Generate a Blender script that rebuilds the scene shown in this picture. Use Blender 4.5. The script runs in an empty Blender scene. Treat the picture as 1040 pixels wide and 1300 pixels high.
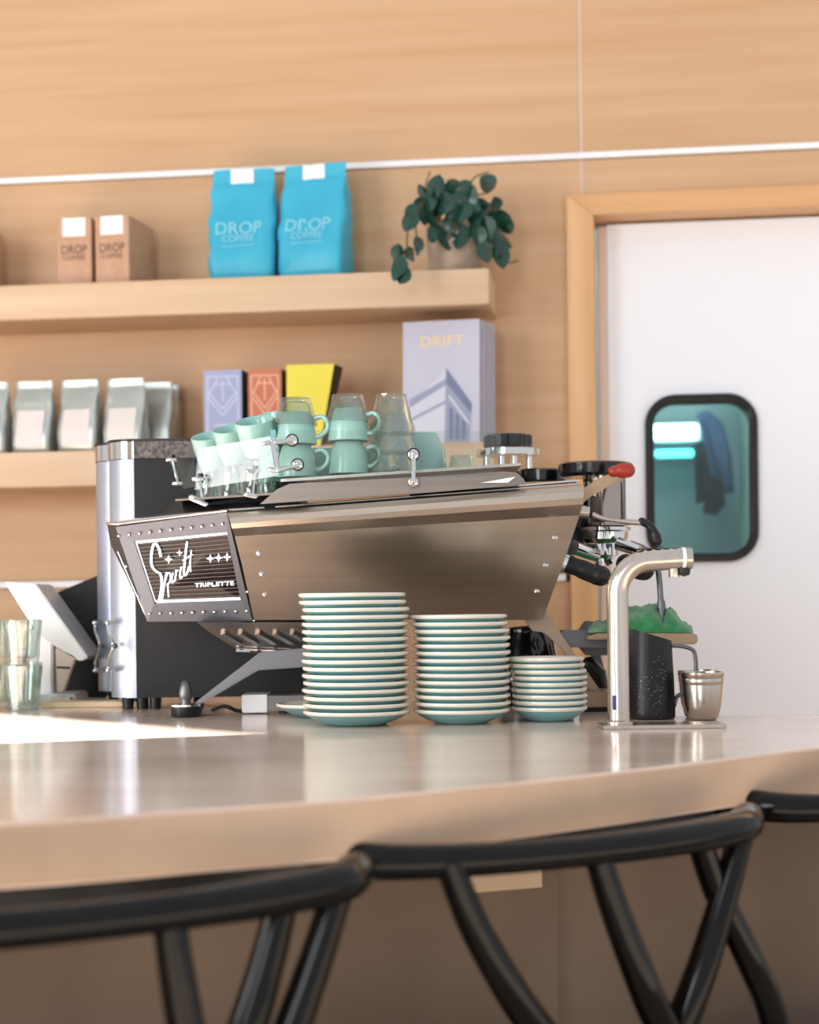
import bpy, bmesh, math, random
from mathutils import Vector, Matrix, noise
random.seed(4)
SC = bpy.context.scene
COL = SC.collection
PI = math.pi

# ------------------------------------------------------------------ camera
F, HY, ROLL = 2167.0, 762.0, 0.012
CAMZ, ZC = 1.212, 1.05            # eye height, counter top height
cd = bpy.data.cameras.new('camera'); cam = bpy.data.objects.new('camera', cd); COL.objects.link(cam)
cd.sensor_fit = 'HORIZONTAL'; cd.sensor_width = 24.0; cd.lens = F * 24.0 / 1040.0
cd.shift_y = (HY - 650.0) / 1040.0
cd.clip_start = 0.05; cd.clip_end = 60
cam.matrix_world = Matrix.Translation((0, 0, CAMZ)) @ Matrix.Rotation(ROLL, 4, 'Y') @ Matrix.Rotation(PI / 2, 4, 'X')
cd.dof.use_dof = True; cd.dof.focus_distance = 2.28; cd.dof.aperture_fstop = 3.6
SC.camera = cam

# ------------------------------------------------------------------ world, sun, window light, exposure
SC.view_settings.view_transform = 'Standard'; SC.view_settings.look = 'None'
SC.view_settings.gamma = 1.0; SC.view_settings.use_curve_mapping = False
SC.view_settings.exposure = 0.29
SC.cycles.use_denoising = True
SC.cycles.max_bounces = 10; SC.cycles.transparent_max_bounces = 24; SC.cycles.transmission_bounces = 10
SC.cycles.caustics_reflective = False; SC.cycles.caustics_refractive = False
SC.cycles.sample_clamp_indirect = 6.0
w = bpy.data.worlds.new('world'); SC.world = w; w.use_nodes = True
bg = w.node_tree.nodes['Background']; bg.inputs[0].default_value = (0.93, 0.96, 1.0, 1); bg.inputs[1].default_value = 0.66

def aim(loc, tgt):
    return (Vector(tgt) - Vector(loc)).to_track_quat('-Z', 'Y').to_euler()
def area(name, loc, tgt, sx, sy, power, col=(1, 1, 1)):
    l = bpy.data.lights.new(name, 'AREA'); l.shape = 'RECTANGLE'; l.size = sx; l.size_y = sy; l.energy = power; l.color = col
    o = bpy.data.objects.new(name, l); COL.objects.link(o); o.location = loc; o.rotation_euler = aim(loc, tgt); return o
area('window_light', (-2.3, 0.8, 1.78), (0.4, 3.2, 1.5), 1.0, 1.3, 34, (0.95, 0.98, 1.0))
area('street_window_light', (-1.7, -1.2, 1.9), (0.2, 3.0, 1.5), 1.6, 1.6, 42, (0.97, 0.98, 1.0))
area('corridor_fill', (1.0, 4.3, 2.6), (1.0, 4.9, 1.0), 0.8, 0.4, 9, (0.9, 1.0, 1.0))  # added fill light, brightens the room beyond the door
SUN_AZ, SUN_EL = math.radians(18), math.radians(20)
sl = bpy.data.lights.new('sun', 'SUN'); sl.energy = 48.0; sl.angle = math.radians(0.5); sl.color = (1.0, 0.97, 0.92)
so = bpy.data.objects.new('sun', sl); COL.objects.link(so)
so.rotation_euler = Vector((math.cos(SUN_AZ) * math.cos(SUN_EL), math.sin(SUN_AZ) * math.cos(SUN_EL), -math.sin(SUN_EL))).to_track_quat('-Z', 'Y').to_euler()

# ------------------------------------------------------------------ helpers
CR, SR = math.cos(ROLL), math.sin(ROLL)
def P(px, py, D):
    """a point of the place that stands D metres deep and is seen at that pixel of the photograph"""
    a = (px - 520) * D / F; b = (HY - py) * D / F
    return Vector((a * CR + b * SR, D, CAMZ - a * SR + b * CR))
TH = math.radians(7.2); D0 = 3.62
def WP(px, py, off=0.0):
    """point on the plane standing 'off' in front of the back wall"""
    k = ((px - 520) * CR + (HY - py) * SR) / F
    D = (D0 - off / math.cos(TH)) / (1 + math.tan(TH) * k)
    return P(px, py, D)
def S(px, py, off=0.0):
    """wall frame coordinates (along the wall, height)"""
    p = WP(px, py, off)
    q = Vector((p.x, p.y - D0, 0)); 
    return (q.x * math.cos(TH) - q.y * math.sin(TH), p.z)

def lin(c):
    r = []
    for v in c:
        v /= 255.0
        r.append(v / 12.92 if v <= 0.04045 else ((v + 0.055) / 1.055) ** 2.4)
    return tuple(r) + (1,)
def mat(name, col, rough=0.5, metal=0.0, col2=None, scale=(6, 6, 6), bump=0.0, bscale=60, detail=4, coat=0.0, spec=None, aniso=0, emit=None, estr=0, trans=0, ior=1.45, alpha=1, sheen=0, lo=0.35, hi=0.65, rvar=0.0):
    m = bpy.data.materials.new(name); m.use_nodes = True; nt = m.node_tree; N = nt.nodes; L = nt.links
    b = N['Principled BSDF']
    b.inputs['Base Color'].default_value = lin(col); b.inputs['Roughness'].default_value = rough; b.inputs['Metallic'].default_value = metal
    b.inputs['Coat Weight'].default_value = coat; b.inputs['Coat Roughness'].default_value = 0.12
    b.inputs['IOR'].default_value = ior; b.inputs['Transmission Weight'].default_value = trans
    b.inputs['Sheen Weight'].default_value = sheen
    if spec is not None: b.inputs['Specular IOR Level'].default_value = spec
    if aniso: b.inputs['Anisotropic'].default_value = aniso
    if emit: b.inputs['Emission Color'].default_value = lin(emit); b.inputs['Emission Strength'].default_value = estr
    tc = N.new('ShaderNodeTexCoord'); mp = N.new('ShaderNodeMapping'); L.new(tc.outputs['Object'], mp.inputs[0]); mp.inputs['Scale'].default_value = scale
    if col2 is not None:
        n = N.new('ShaderNodeTexNoise'); n.inputs['Detail'].default_value = detail; n.inputs['Scale'].default_value = 1.0
        L.new(mp.outputs[0], n.inputs['Vector'])
        r = N.new('ShaderNodeValToRGB'); r.color_ramp.elements[0].position = lo; r.color_ramp.elements[1].position = hi
        r.color_ramp.elements[0].color = lin(col); r.color_ramp.elements[1].color = lin(col2)
        L.new(n.outputs['Fac'], r.inputs[0]); L.new(r.outputs[0], b.inputs['Base Color'])
        if rvar:
            mr = N.new('ShaderNodeMapRange'); mr.inputs['To Min'].default_value = rough - rvar; mr.inputs['To Max'].default_value = rough + rvar
            L.new(n.outputs['Fac'], mr.inputs[0]); L.new(mr.outputs[0], b.inputs['Roughness'])
    if bump:
        n2 = N.new('ShaderNodeTexNoise'); n2.inputs['Scale'].default_value = bscale; n2.inputs['Detail'].default_value = 3
        L.new((mp if col2 is not None and bscale < 5 else tc).outputs['Object' if not (col2 is not None and bscale < 5) else 0], n2.inputs['Vector'])
        bp = N.new('ShaderNodeBump'); bp.inputs['Strength'].default_value = bump; bp.inputs['Distance'].default_value = 0.002
        L.new(n2.outputs['Fac'], bp.inputs['Height']); L.new(bp.outputs[0], b.inputs['Normal'])
    return m
def glass_mat(name, tint=(245, 250, 250), gloss=0.04, facing=0.045):
    m = bpy.data.materials.new(name); m.use_nodes = True; nt = m.node_tree; N = nt.nodes; L = nt.links
    N.remove(N['Principled BSDF'])
    t = N.new('ShaderNodeBsdfTransparent'); t.inputs[0].default_value = lin(tint)
    g = N.new('ShaderNodeBsdfGlossy'); g.inputs['Roughness'].default_value = gloss
    lw = N.new('ShaderNodeLayerWeight'); lw.inputs['Blend'].default_value = 0.5
    pw = N.new('ShaderNodeMath'); pw.operation = 'POWER'; pw.inputs[1].default_value = 3.5; L.new(lw.outputs['Facing'], pw.inputs[0])
    fr = N.new('ShaderNodeMath'); fr.operation = 'MULTIPLY_ADD'; fr.inputs[1].default_value = 0.6; fr.inputs[2].default_value = facing; L.new(pw.outputs[0], fr.inputs[0])
    mx = N.new('ShaderNodeMixShader'); L.new(fr.outputs[0], mx.inputs[0]); L.new(t.outputs[0], mx.inputs[1]); L.new(g.outputs[0], mx.inputs[2])
    L.new(mx.outputs[0], N['Material Output'].inputs[0]); return m

M = {}
M['wall_wood'] = mat('wall_wood', (196, 155, 115), 0.5, col2=(211, 176, 141), scale=(1.2, 1.2, 26), detail=8, bump=0.04, bscale=90, lo=0.25, hi=0.75)
M['shelf_wood'] = mat("shelf_wood", (198, 165, 130), 0.45, col2=(218, 192, 163), scale=(1.6, 3, 24), detail=7, lo=0.25, hi=0.75)
M['frame_wood'] = mat('frame_wood', (205, 155, 105), 0.4, col2=(232, 190, 142), scale=(20, 8, 1.2), detail=6, lo=0.25, hi=0.75)
M['frame_wood_h'] = mat('frame_wood_h', (205, 152, 102), 0.4, col2=(224, 178, 130), scale=(1.2, 8, 20), detail=6, lo=0.25, hi=0.75)
M['backing'] = mat('backing', (120, 92, 70), 0.8, col2=(110, 84, 64))
M['white_strip'] = mat('white_strip', (248, 248, 250), 0.4, col2=(240, 240, 244))
M['door_white'] = mat('door_white', (240, 243, 251), 0.45, col2=(237, 240, 248), scale=(1, 1, 1))
M['door_edge'] = mat('door_edge', (226, 208, 198), 0.5, col2=(220, 200, 190))
M['rubber'] = mat('rubber', (28, 30, 34), 0.45, col2=(22, 24, 28))
M['black'] = mat('black', (14, 15, 17), 0.38, col2=(18, 18, 20), bump=0.02)
M['black_gloss'] = mat('black_gloss', (12, 12, 13), 0.12, col2=(18, 18, 18), coat=0.5)
M['black_matte'] = mat('black_matte', (11, 13, 16), 0.6, col2=(14, 16, 19), bump=0.1, bscale=400)
M['counter_top'] = mat('counter_top', (216, 190, 172), 0.15, col2=(232, 210, 194), scale=(4, 6, 4), detail=7, coat=0.15, bump=0.015, bscale=14, rvar=0.03)
M['counter_edge'] = mat('counter_edge', (190, 160, 134), 0.42, col2=(206, 176, 150), scale=(6, 6, 6), detail=6, bump=0.05, bscale=120)
M['concrete'] = mat('concrete', (120, 101, 86), 0.7, col2=(146, 126, 109), scale=(3, 3, 2.2), detail=8, bump=0.1, bscale=60)
M['floor'] = mat('floor', (160, 146, 132), 0.4, col2=(178, 164, 150), scale=(2, 2, 2), detail=6)
M['plaster'] = mat('plaster', (225, 218, 208), 0.8, col2=(216, 209, 199), bump=0.05)
M['lacquer'] = mat('lacquer', (10, 9, 9), 0.13, col2=(14, 13, 12), scale=(8, 8, 8), spec=0.3)
M['steel'] = mat('steel', (200, 184, 168), 0.32, 1.0, col2=(192, 178, 164), scale=(3, 3, 160), aniso=0.3)
M['leg_steel'] = mat('leg_steel', (178, 156, 136), 0.4, 1.0, col2=(184, 162, 142))  # beige of the reflected wood put into the steel colour
M['plate_steel'] = mat('plate_steel', (140, 130, 122), 0.34, 1.0, col2=(148, 138, 130), scale=(3, 3, 160))
M['steel_light'] = mat('steel_light', (196, 188, 180), 0.25, 1.0, col2=(204, 196, 188), scale=(140, 140, 3))
M['steel_dark'] = mat('steel_dark', (116, 116, 120), 0.42, 1.0, col2=(122, 122, 126))
M['tap_steel'] = mat('tap_steel', (205, 194, 184), 0.24, 1.0, col2=(212, 202, 192), scale=(200, 200, 3))
M['chrome'] = mat('chrome', (222, 222, 222), 0.06, 1.0, col2=(215, 215, 216))
M['silver'] = mat('silver', (168, 174, 190), 0.38, 0.8, col2=(176, 182, 198), scale=(2, 2, 60))
M['gunmetal'] = mat('gunmetal', (84, 86, 94), 0.45, 0.2, col2=(90, 92, 100))
M['mint'] = mat('mint', (150, 196, 188), 0.16, col2=(156, 202, 194), coat=0.3)
M['teal'] = mat('teal', (118, 178, 186), 0.2, col2=(124, 184, 190), coat=0.4)
M['cream'] = mat('cream', (240, 234, 220), 0.18, col2=(236, 230, 214), coat=0.5, scale=(30, 30, 30))
M['pane'] = glass_mat('pane', (248, 250, 248), 0.02)
M['door_glass'] = glass_mat('door_glass', (225, 240, 238), 0.02)
M['tumbler'] = glass_mat('tumbler', (240, 246, 243), 0.03, 0.16)
M['cylinder'] = mat('cylinder', (168, 156, 146), 0.12, 1.0, col2=(176, 164, 152))
M['blue_bag'] = mat('blue_bag', (56, 172, 206), 0.42, col2=(64, 182, 214), scale=(9, 9, 9))
M['blue_print'] = mat('blue_print', (138, 212, 230), 0.5, col2=(142, 214, 232))
M['kraft'] = mat('kraft', (196, 160, 134), 0.8, col2=(188, 150, 124), scale=(40, 40, 40))
M['kraft_print'] = mat('kraft_print', (128, 100, 84), 0.8, col2=(120, 94, 78))
M['label_white'] = mat('label_white', (244, 242, 246), 0.5, col2=(238, 237, 242))
M['foil'] = mat('foil', (176, 184, 182), 0.32, 0.55, col2=(200, 206, 204), scale=(12, 12, 12))
M['foil_label'] = mat('foil_label', (222, 216, 214), 0.5, col2=(228, 222, 220))
M['lavender'] = mat('lavender', (158, 168, 204), 0.6, col2=(166, 176, 210))
M['lavender_print'] = mat('lavender_print', (206, 212, 236), 0.6, col2=(200, 206, 232))
M['orange_box'] = mat('orange_box', (198, 118, 88), 0.6, col2=(204, 124, 94))
M['orange_print'] = mat('orange_print', (238, 184, 156), 0.6, col2=(234, 178, 150))
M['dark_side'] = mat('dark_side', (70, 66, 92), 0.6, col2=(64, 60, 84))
M['yellow'] = mat('yellow', (236, 220, 70), 0.5, col2=(240, 226, 84))
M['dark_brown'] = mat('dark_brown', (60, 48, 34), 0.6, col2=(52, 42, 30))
M['cover'] = mat('cover', (196, 196, 214), 0.5, col2=(202, 202, 218))
M['cover_light'] = mat('cover_light', (216, 216, 228), 0.5, col2=(208, 210, 224))
M['cover_mid'] = mat('cover_mid', (150, 158, 184), 0.5, col2=(160, 166, 190))
M['cover_dark'] = mat('cover_dark', (112, 122, 154), 0.5, col2=(122, 130, 160))
M['gold'] = mat('gold', (240, 214, 170), 0.4, col2=(244, 220, 178))
M['paper_edge'] = mat('paper_edge', (196, 172, 160), 0.7, col2=(182, 156, 146), scale=(3, 200, 3))
M['pot'] = mat('pot', (186, 168, 150), 0.8, col2=(152, 134, 118), scale=(18, 18, 18), bump=0.2)
M['soil'] = mat('soil', (50, 38, 30), 0.9, col2=(36, 28, 22), scale=(60, 60, 60))
M['leaf'] = mat('leaf', (15, 48, 40), 0.3, col2=(38, 84, 70), scale=(30, 30, 30), coat=0.2)
M['vine'] = mat('vine', (92, 74, 48), 0.6, col2=(70, 80, 50))
M['towel'] = mat('towel', (26, 108, 58), 0.9, col2=(44, 140, 78), scale=(70, 70, 70), bump=0.9, bscale=500, sheen=0.5)
M['red'] = mat('red', (150, 44, 34), 0.35, col2=(160, 52, 38))
M['white_plastic'] = mat('white_plastic', (240, 240, 244), 0.3, col2=(236, 236, 240))
M['glow_cyan'] = mat('glow_cyan', (120, 240, 245), 0.5, emit=(90, 240, 245), estr=4.0)
M['glow_white'] = mat('glow_white', (240, 250, 255), 0.5, emit=(215, 250, 255), estr=5.0)
M['badge_glow'] = mat('badge_glow', (240, 244, 250), 0.5, emit=(225, 238, 255), estr=0.9)
M['badge_line'] = mat('badge_line', (120, 116, 120), 0.5)
M['badge_black'] = mat('badge_black', (20, 14, 13), 0.08, col2=(26, 18, 16), spec=0.3)
M['corridor'] = mat('corridor', (158, 182, 184), 0.6, col2=(168, 190, 190), scale=(1, 1, 1))
M['jacket'] = mat('jacket', (84, 108, 152), 0.9, col2=(104, 126, 168), scale=(9, 9, 5))
M['pitcher'] = mat('pitcher', (20, 20, 23), 0.42, col2=(28, 28, 32), scale=(20, 20, 20), lo=0.4)
M['scratch'] = mat('scratch', (190, 182, 172), 0.4, 0.8, col2=(160, 152, 146))
M['tray_wood'] = mat('tray_wood', (222, 194, 158), 0.5, col2=(232, 206, 172), scale=(3, 30, 3))
M['foot_wood'] = mat('foot_wood', (168, 140, 112), 0.35, 0.6, col2=(178, 150, 122), scale=(3, 30, 3))
M['grey_plastic'] = mat('grey_plastic', (120, 118, 116), 0.5, col2=(128, 126, 124))
M['blue_text'] = mat('blue_text', (60, 76, 140), 0.5, col2=(66, 82, 146))
M['lid_mesh'] = mat('lid_mesh', (56, 52, 50), 0.4, 0.5, col2=(110, 102, 98), scale=(160, 160, 160))

class MB:
    """collects faces, with a material number each"""
    def __init__(s): s.v = []; s.f = []; s.m = []
    def add(s, vs, fs, mi=0, tf=None):
        n = len(s.v)
        s.v += [tuple(tf @ Vector(v)) if tf else tuple(v) for v in vs]
        s.f += [tuple(n + i for i in f) for f in fs]; s.m += [mi] * len(fs); return s
    def box(s, c, d, mi=0, tf=None, rz=0):
        x, y, z = d[0] / 2, d[1] / 2, d[2] / 2
        R = Matrix.Translation(c) @ Matrix.Rotation(rz, 4, 'Z')
        if tf: R = tf @ R
        vs = [(a, b, e) for e in (-z, z) for b in (-y, y) for a in (-x, x)]
        return s.add(vs, [(0, 2, 3, 1), (4, 5, 7, 6), (0, 1, 5, 4), (2, 6, 7, 3), (0, 4, 6, 2), (1, 3, 7, 5)], mi, R)
    def span(s, a, b, mi=0):
        c = [(a[i] + b[i]) / 2 for i in range(3)]; d = [abs(a[i] - b[i]) for i in range(3)]
        return s.box(c, d, mi)
    def prism(s, poly, z0, z1, mi=0, tf=None):
        n = len(poly)
        vs = [(p[0], p[1], z0) for p in poly] + [(p[0], p[1], z1) for p in poly]
        fs = [tuple(range(n - 1, -1, -1)), tuple(range(n, 2 * n))] + [(i, (i + 1) % n, n + (i + 1) % n, n + i) for i in range(n)]
        return s.add(vs, fs, mi, tf)
    def solid(s, A, B, mi=0):
        """closed solid between two matching rings of 3D points"""
        n = len(A)
        return s.add(list(A) + list(B), [tuple(range(n - 1, -1, -1)), tuple(range(n, 2 * n))] + [(i, (i + 1) % n, n + (i + 1) % n, n + i) for i in range(n)], mi)
    def lathe(s, prof, n=32, mi=0, tf=None, mats=None, cap=True, facet=0):
        vs = []; fs = []; ms = []
        for k, (r, z) in enumerate(prof):
            for i in range(n):
                a = 2 * PI * i / n
                vs.append((r * math.cos(a), r * math.sin(a), z))
        for k in range(len(prof) - 1):
            for i in range(n):
                j = (i + 1) % n
                fs.append((k * n + i, k * n + j, (k + 1) * n + j, (k + 1) * n + i)); ms.append(mats[k] if mats else mi)
        if cap:
            if prof[0][0] > 1e-5: fs.append(tuple(range(n - 1, -1, -1))); ms.append(mats[0] if mats else mi)
            if prof[-1][0] > 1e-5: fs.append(tuple((len(prof) - 1) * n + i for i in range(n))); ms.append(mats[-1] if mats else mi)
        s.add(vs, fs, 0, tf); s.m[-len(ms):] = ms; return s
    def tube(s, pts, r, n=12, mi=0, caps=True, round_end=False, squash=1.0):
        pts = [Vector(p) for p in pts]; R = list(r) if hasattr(r, '__len__') else [r] * len(pts)
        if round_end:
            def endcap(p, q, rr):
                d = (p - q).normalized(); out = []
                for t in (0.35, 0.7, 0.92, 1.0): out.append((p + d * rr * t, rr * math.sqrt(max(0, 1 - t * t)) + 1e-4))
                return out
            a = endcap(pts[0], pts[1], R[0]); b = endcap(pts[-1], pts[-2], R[-1])
            pts = [x[0] for x in reversed(a)] + pts + [x[0] for x in b]; R = [x[1] for x in reversed(a)] + R + [x[1] for x in b]
        vs = []; fs = []; up = None
        for i, p in enumerate(pts):
            t = (pts[min(i + 1, len(pts) - 1)] - pts[max(i - 1, 0)]).normalized()
            if up is None:
                up = Vector((0, 0, 1)) if abs(t.z) < 0.9 else Vector((1, 0, 0))
            u = (up - t * up.dot(t)).normalized(); v = t.cross(u); up = u
            for k in range(n):
                a = 2 * PI * k / n; vs.append(p + (u * math.cos(a) * squash + v * math.sin(a)) * R[i])
        for i in range(len(pts) - 1):
            for k in range(n):
                j = (k + 1) % n; fs.append((i * n + k, i * n + j, (i + 1) * n + j, (i + 1) * n + k))
        if caps: fs.append(tuple(range(n - 1, -1, -1))); fs.append(tuple((len(pts) - 1) * n + k for k in range(n)))
        return s.add(vs, fs, mi)
    def mesh(s, name, mats, off=(0, 0, 0), smooth=True, bevel=0, angle=35):
        me = bpy.data.meshes.new(name); o = Vector(off)
        me.from_pydata([tuple(Vector(v) - o) for v in s.v], [], s.f)
        for m in mats: me.materials.append(m)
        me.polygons.foreach_set('material_index', s.m)
        bm = bmesh.new(); bm.from_mesh(me); bmesh.ops.recalc_face_normals(bm, faces=bm.faces)
        if bevel:
            ed = [e for e in bm.edges if len(e.link_faces) == 2 and e.calc_face_angle(0) > 0.5]
            bmesh.ops.bevel(bm, geom=ed, offset=bevel, segments=2, affect='EDGES', clamp_overlap=True)
        bm.to_mesh(me); bm.free()
        if smooth:
            me.shade_smooth(); me.set_sharp_from_angle(angle=math.radians(angle))
        me.update(); return me
    def build(s, name, m, parent=None, **k):
        """one object; parts are given in the place's own coordinates and kept relative to their thing"""
        off = parent.get('_o', (0, 0, 0)) if parent else (0, 0, 0)
        loc = k.pop('loc', None)
        me = s.mesh(name, m if isinstance(m, list) else [m], off=loc if loc else off, **k)
        o = bpy.data.objects.new(name, me); COL.objects.link(o)
        if loc: o.location = loc
        if parent: o.parent = parent
        return o
def tag(o, label=None, cat=None, group=None, kind=None):
    if label: o['label'] = label
    if cat: o['category'] = cat
    if group: o['group'] = group
    if kind: o['kind'] = kind
    return o
def thing(name, label, cat, loc=(0, 0, 0), rz=0, group=None, world=False, rot=None):
    o = bpy.data.objects.new(name, None); COL.objects.link(o); o.empty_display_size = 0.05
    o.location = loc; o.rotation_euler = rot if rot else (0, 0, rz)
    tag(o, label, cat, group)
    if world: o['_o'] = tuple(loc)
    return o
def copy_tree(o, parent=None):
    c = o.copy(); COL.objects.link(c); c.parent = parent
    for ch in [x for x in o.children]: copy_tree(ch, c)
    return c
def place(c, loc, rz, label):
    c.location = loc; c.rotation_euler = (0, 0, rz); c['label'] = label; return c
def text_pts(s, size=1.0, ext=0.0):
    cu = bpy.data.curves.new('t', 'FONT'); cu.body = s; cu.size = size; cu.extrude = ext; cu.align_x = 'CENTER'; cu.align_y = 'CENTER'; cu.resolution_u = 3
    cu.offset = 0.012 * size
    ob = bpy.data.objects.new('t', cu); COL.objects.link(ob); bpy.context.view_layer.update()
    me = bpy.data.meshes.new_from_object(ob.evaluated_get(bpy.context.evaluated_depsgraph_get()))
    vs = [tuple(v.co) for v in me.vertices]; fs = [tuple(p.vertices) for p in me.polygons]
    bpy.data.objects.remove(ob); bpy.data.curves.remove(cu); bpy.data.meshes.remove(me)
    return vs, fs
def cr(pts, k=8):
    pts = [Vector(p) for p in pts]; q = [2 * pts[0] - pts[1]] + pts + [2 * pts[-1] - pts[-2]]; out = []
    for i in range(1, len(q) - 2):
        for j in range(k):
            t = j / k; a, b, c, d = q[i - 1:i + 3]
            out.append(0.5 * ((2 * b) + (c - a) * t + (2 * a - 5 * b + 4 * c - d) * t * t + (3 * b - a - 3 * c + d) * t ** 3))
    out.append(pts[-1]); return out
def rrect(cx, cz, w, h, r, n=8):
    out = []
    for qx, qz, a0 in ((1, 1, 0), (-1, 1, 90), (-1, -1, 180), (1, -1, 270)):
        for i in range(n + 1):
            a = math.radians(a0 + 90 * i / n)
            out.append((cx + qx * (w / 2 - r) + r * math.cos(a), cz + qz * (h / 2 - r) + r * math.sin(a)))
    return out

# ================================================================== SETTING
WF = Matrix.Translation((0, D0, 0)) @ Matrix.Rotation(-TH, 4, 'Z')      # wall frame
def wobj(mb, name, m, parent=None, kind=None, **k):
    me = mb.mesh(name, m if isinstance(m, list) else [m], **k); o = bpy.data.objects.new(name, me); COL.objects.link(o)
    if parent: o.parent = parent
    else: o.matrix_world = WF.copy()
    if kind: o['kind'] = kind
    return o
fl = MB().box((0, 2, -0.03), (12, 12, 0.06)).build('floor', M['floor']); tag(fl, kind='structure')
s_j0, _ = S(722, 500); s_j1, _ = S(757, 500); z_top = S(760, 246, 0.015)[1]; z_open = S(757, 274, 0.015)[1]
s_seam = S(737.5, 150)[0]; s_end = s_j1 + 1.0
HT = 2.75
b = MB(); b.span((-2.6, 0.012, 0), (s_j0 + 0.03, 0.12, HT)); b.span((s_j0 + 0.03, 0.012, z_open + 0.03), (s_end + 0.03, 0.12, HT)); b.span((s_end + 0.03, 0.012, 0), (2.6, 0.12, HT))
wall = wobj(b, 'wall_back', M['backing'], kind='structure', smooth=False)
def zl(px, py): return S(px, py)[1]
zs0, zs1 = S(520, 205)[1], S(520, 212.5)[1]       # upper white line
zt0, zt1 = S(60, 738)[1], S(60, 746)[1]           # lower white line
g = 0.002
def panel(x0, x1, z0, z1):
    return wobj(MB().span((x0, -0.006, z0), (x1, 0.012, z1)), 'panel', M['wall_wood'], wall, bevel=0.001)
panel(-2.6, s_seam - g, zs0 + g, HT); panel(s_seam + g, 2.6, zs0 + g, HT)
lp = [(-2.6, zt0 + g), (s_j0, zt0 + g), (s_j0, z_top - 0.01), (s_seam - g, z_top - 0.01), (s_seam - g, zs1 - g), (-2.6, zs1 - g)]
wobj(MB().solid([(x, -0.006, z) for x, z in lp], [(x, 0.012, z) for x, z in lp]), 'panel', M['wall_wood'], wall, smooth=False)
panel(s_seam + g, 2.6, z_top - 0.02, zs1 - g)
panel(-2.6, s_j0, 0.0, zt1 - g); panel(s_end + 0.07, 2.6, 0, z_top - 0.021)
wobj(MB().span((s_seam - g * 1.5, -0.005, z_top), (s_seam + g * 1.5, 0.012, HT)), 'reveal_line', M['door_edge'], wall)
wobj(MB().span((-2.6, -0.012, zs1), (2.6, 0.011, zs0)), 'trim_1', M['white_strip'], kind='structure')
wobj(MB().span((-2.6, -0.012, zt1), (s_j0 - 0.01, 0.011, zt0)), 'trim_2', M['white_strip'], kind='structure')

# door: wooden frame, white leaf with a rubber-framed window
dr = bpy.data.objects.new('door_1', None); COL.objects.link(dr); dr.matrix_world = WF.copy(); dr['kind'] = 'structure'
jw = s_j1 - s_j0
def mitre(pts, name, m):
    return wobj(MB().solid([(p[0], -0.022, p[1]) for p in pts], [(p[0], 0.125, p[1]) for p in pts]), name, m, dr, bevel=0.002)
mitre([(s_j0, 0), (s_j1, 0), (s_j1, z_open), (s_j0, z_top)], 'door_jamb', M['frame_wood'])
mitre([(s_j0, z_top), (s_j1, z_open), (s_end, z_open), (s_end + jw, z_top)], 'door_header', M['frame_wood_h'])
mitre([(s_end, 0), (s_end + jw, 0), (s_end + jw, z_top), (s_end, z_open)], 'door_jamb', M['frame_wood'])
OFF = -0.05
sl0 = S(760, 500, OFF)[0]; sl1 = S(773, 500, OFF)[0]; zl_top = S(775, 285.5, OFF)[1]
cx, cz = S(891, 607, OFF); x0w = S(825, 607, OFF)[0]; x1w = S(958, 607, OFF)[0]; z0w = S(891, 506, OFF)[1]; z1w = S(891, 709, OFF)[1]
WW, WH = x1w - x0w, z0w - z1w
inner = rrect(cx, cz, WW, WH, 0.055, 10)
def outer_for(inner, x0, x1, z0, z1):
    out = []
    for (x, z) in inner:
        dx, dz = x - cx, z - cz
        t = min(((x1 if dx > 0 else x0) - cx) / dx if abs(dx) > 1e-6 else 1e9, ((z1 if dz > 0 else z0) - cz) / dz if abs(dz) > 1e-6 else 1e9)
        out.append((cx + dx * t, cz + dz * t))
    return out
def ring(inner, outer, y0, y1, ext=()):
    mb = MB(); n = len(inner)
    vs = [(p[0], y0, p[1]) for p in inner] + [(p[0], y0, p[1]) for p in outer] + [(p[0], y1, p[1]) for p in inner] + [(p[0], y1, p[1]) for p in outer]
    fs = []
    for i in range(n):
        j = (i + 1) % n
        fs += [(i, j, n + j, n + i), (2 * n + i, 3 * n + i, 3 * n + j, 2 * n + j), (i, 2 * n + i, 2 * n + j, j), (n + i, n + j, 3 * n + j, 3 * n + i)]
    return mb.add(vs, fs)
zb, zt_ = cz - 0.4, cz + 0.4; xr_ = cx + 0.25
leafmb = ring(inner, outer_for(inner, sl1, s_end - 0.004, zb, zt_), 0.05, 0.092)
# corner fillers of the ring are closed by the slabs above and below
leafmb.span((sl1, 0.05, 0.006), (s_end - 0.004, 0.092, zb)); leafmb.span((sl1, 0.05, zt_), (s_end - 0.004, 0.092, zl_top))
corners = [(sl1, zb), (s_end - 0.004, zb), (s_end - 0.004, zt_), (sl1, zt_)]
out_ = outer_for(inner, sl1, s_end - 0.004, zb, zt_)
for (qx, qz) in corners:
    n = len(out_)
    for i in range(n):
        a, c = out_[i], out_[(i + 1) % n]
        if (abs(a[0] - qx) < 1e-6 and abs(c[1] - qz) < 1e-6 and abs(a[1] - qz) > 1e-6) or (abs(a[1] - qz) < 1e-6 and abs(c[0] - qx) < 1e-6 and abs(c[1] - qz) > 1e-6 and abs(a[0] - qx) > 1e-6):
            leafmb.solid([(a[0], 0.05, a[1]), (c[0], 0.05, c[1]), (qx, 0.05, qz)], [(a[0], 0.092, a[1]), (c[0], 0.092, c[1]), (qx, 0.092, qz)])
wobj(leafmb, 'door_leaf', M['door_white'], dr, smooth=False)
wobj(MB().span((sl0, 0.05, 0.006), (sl1 - 0.0005, 0.09, zl_top - 0.003)), 'edge_strip', M['door_edge'], dr, bevel=0.002)
gas = MB()
n = len(inner)
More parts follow.
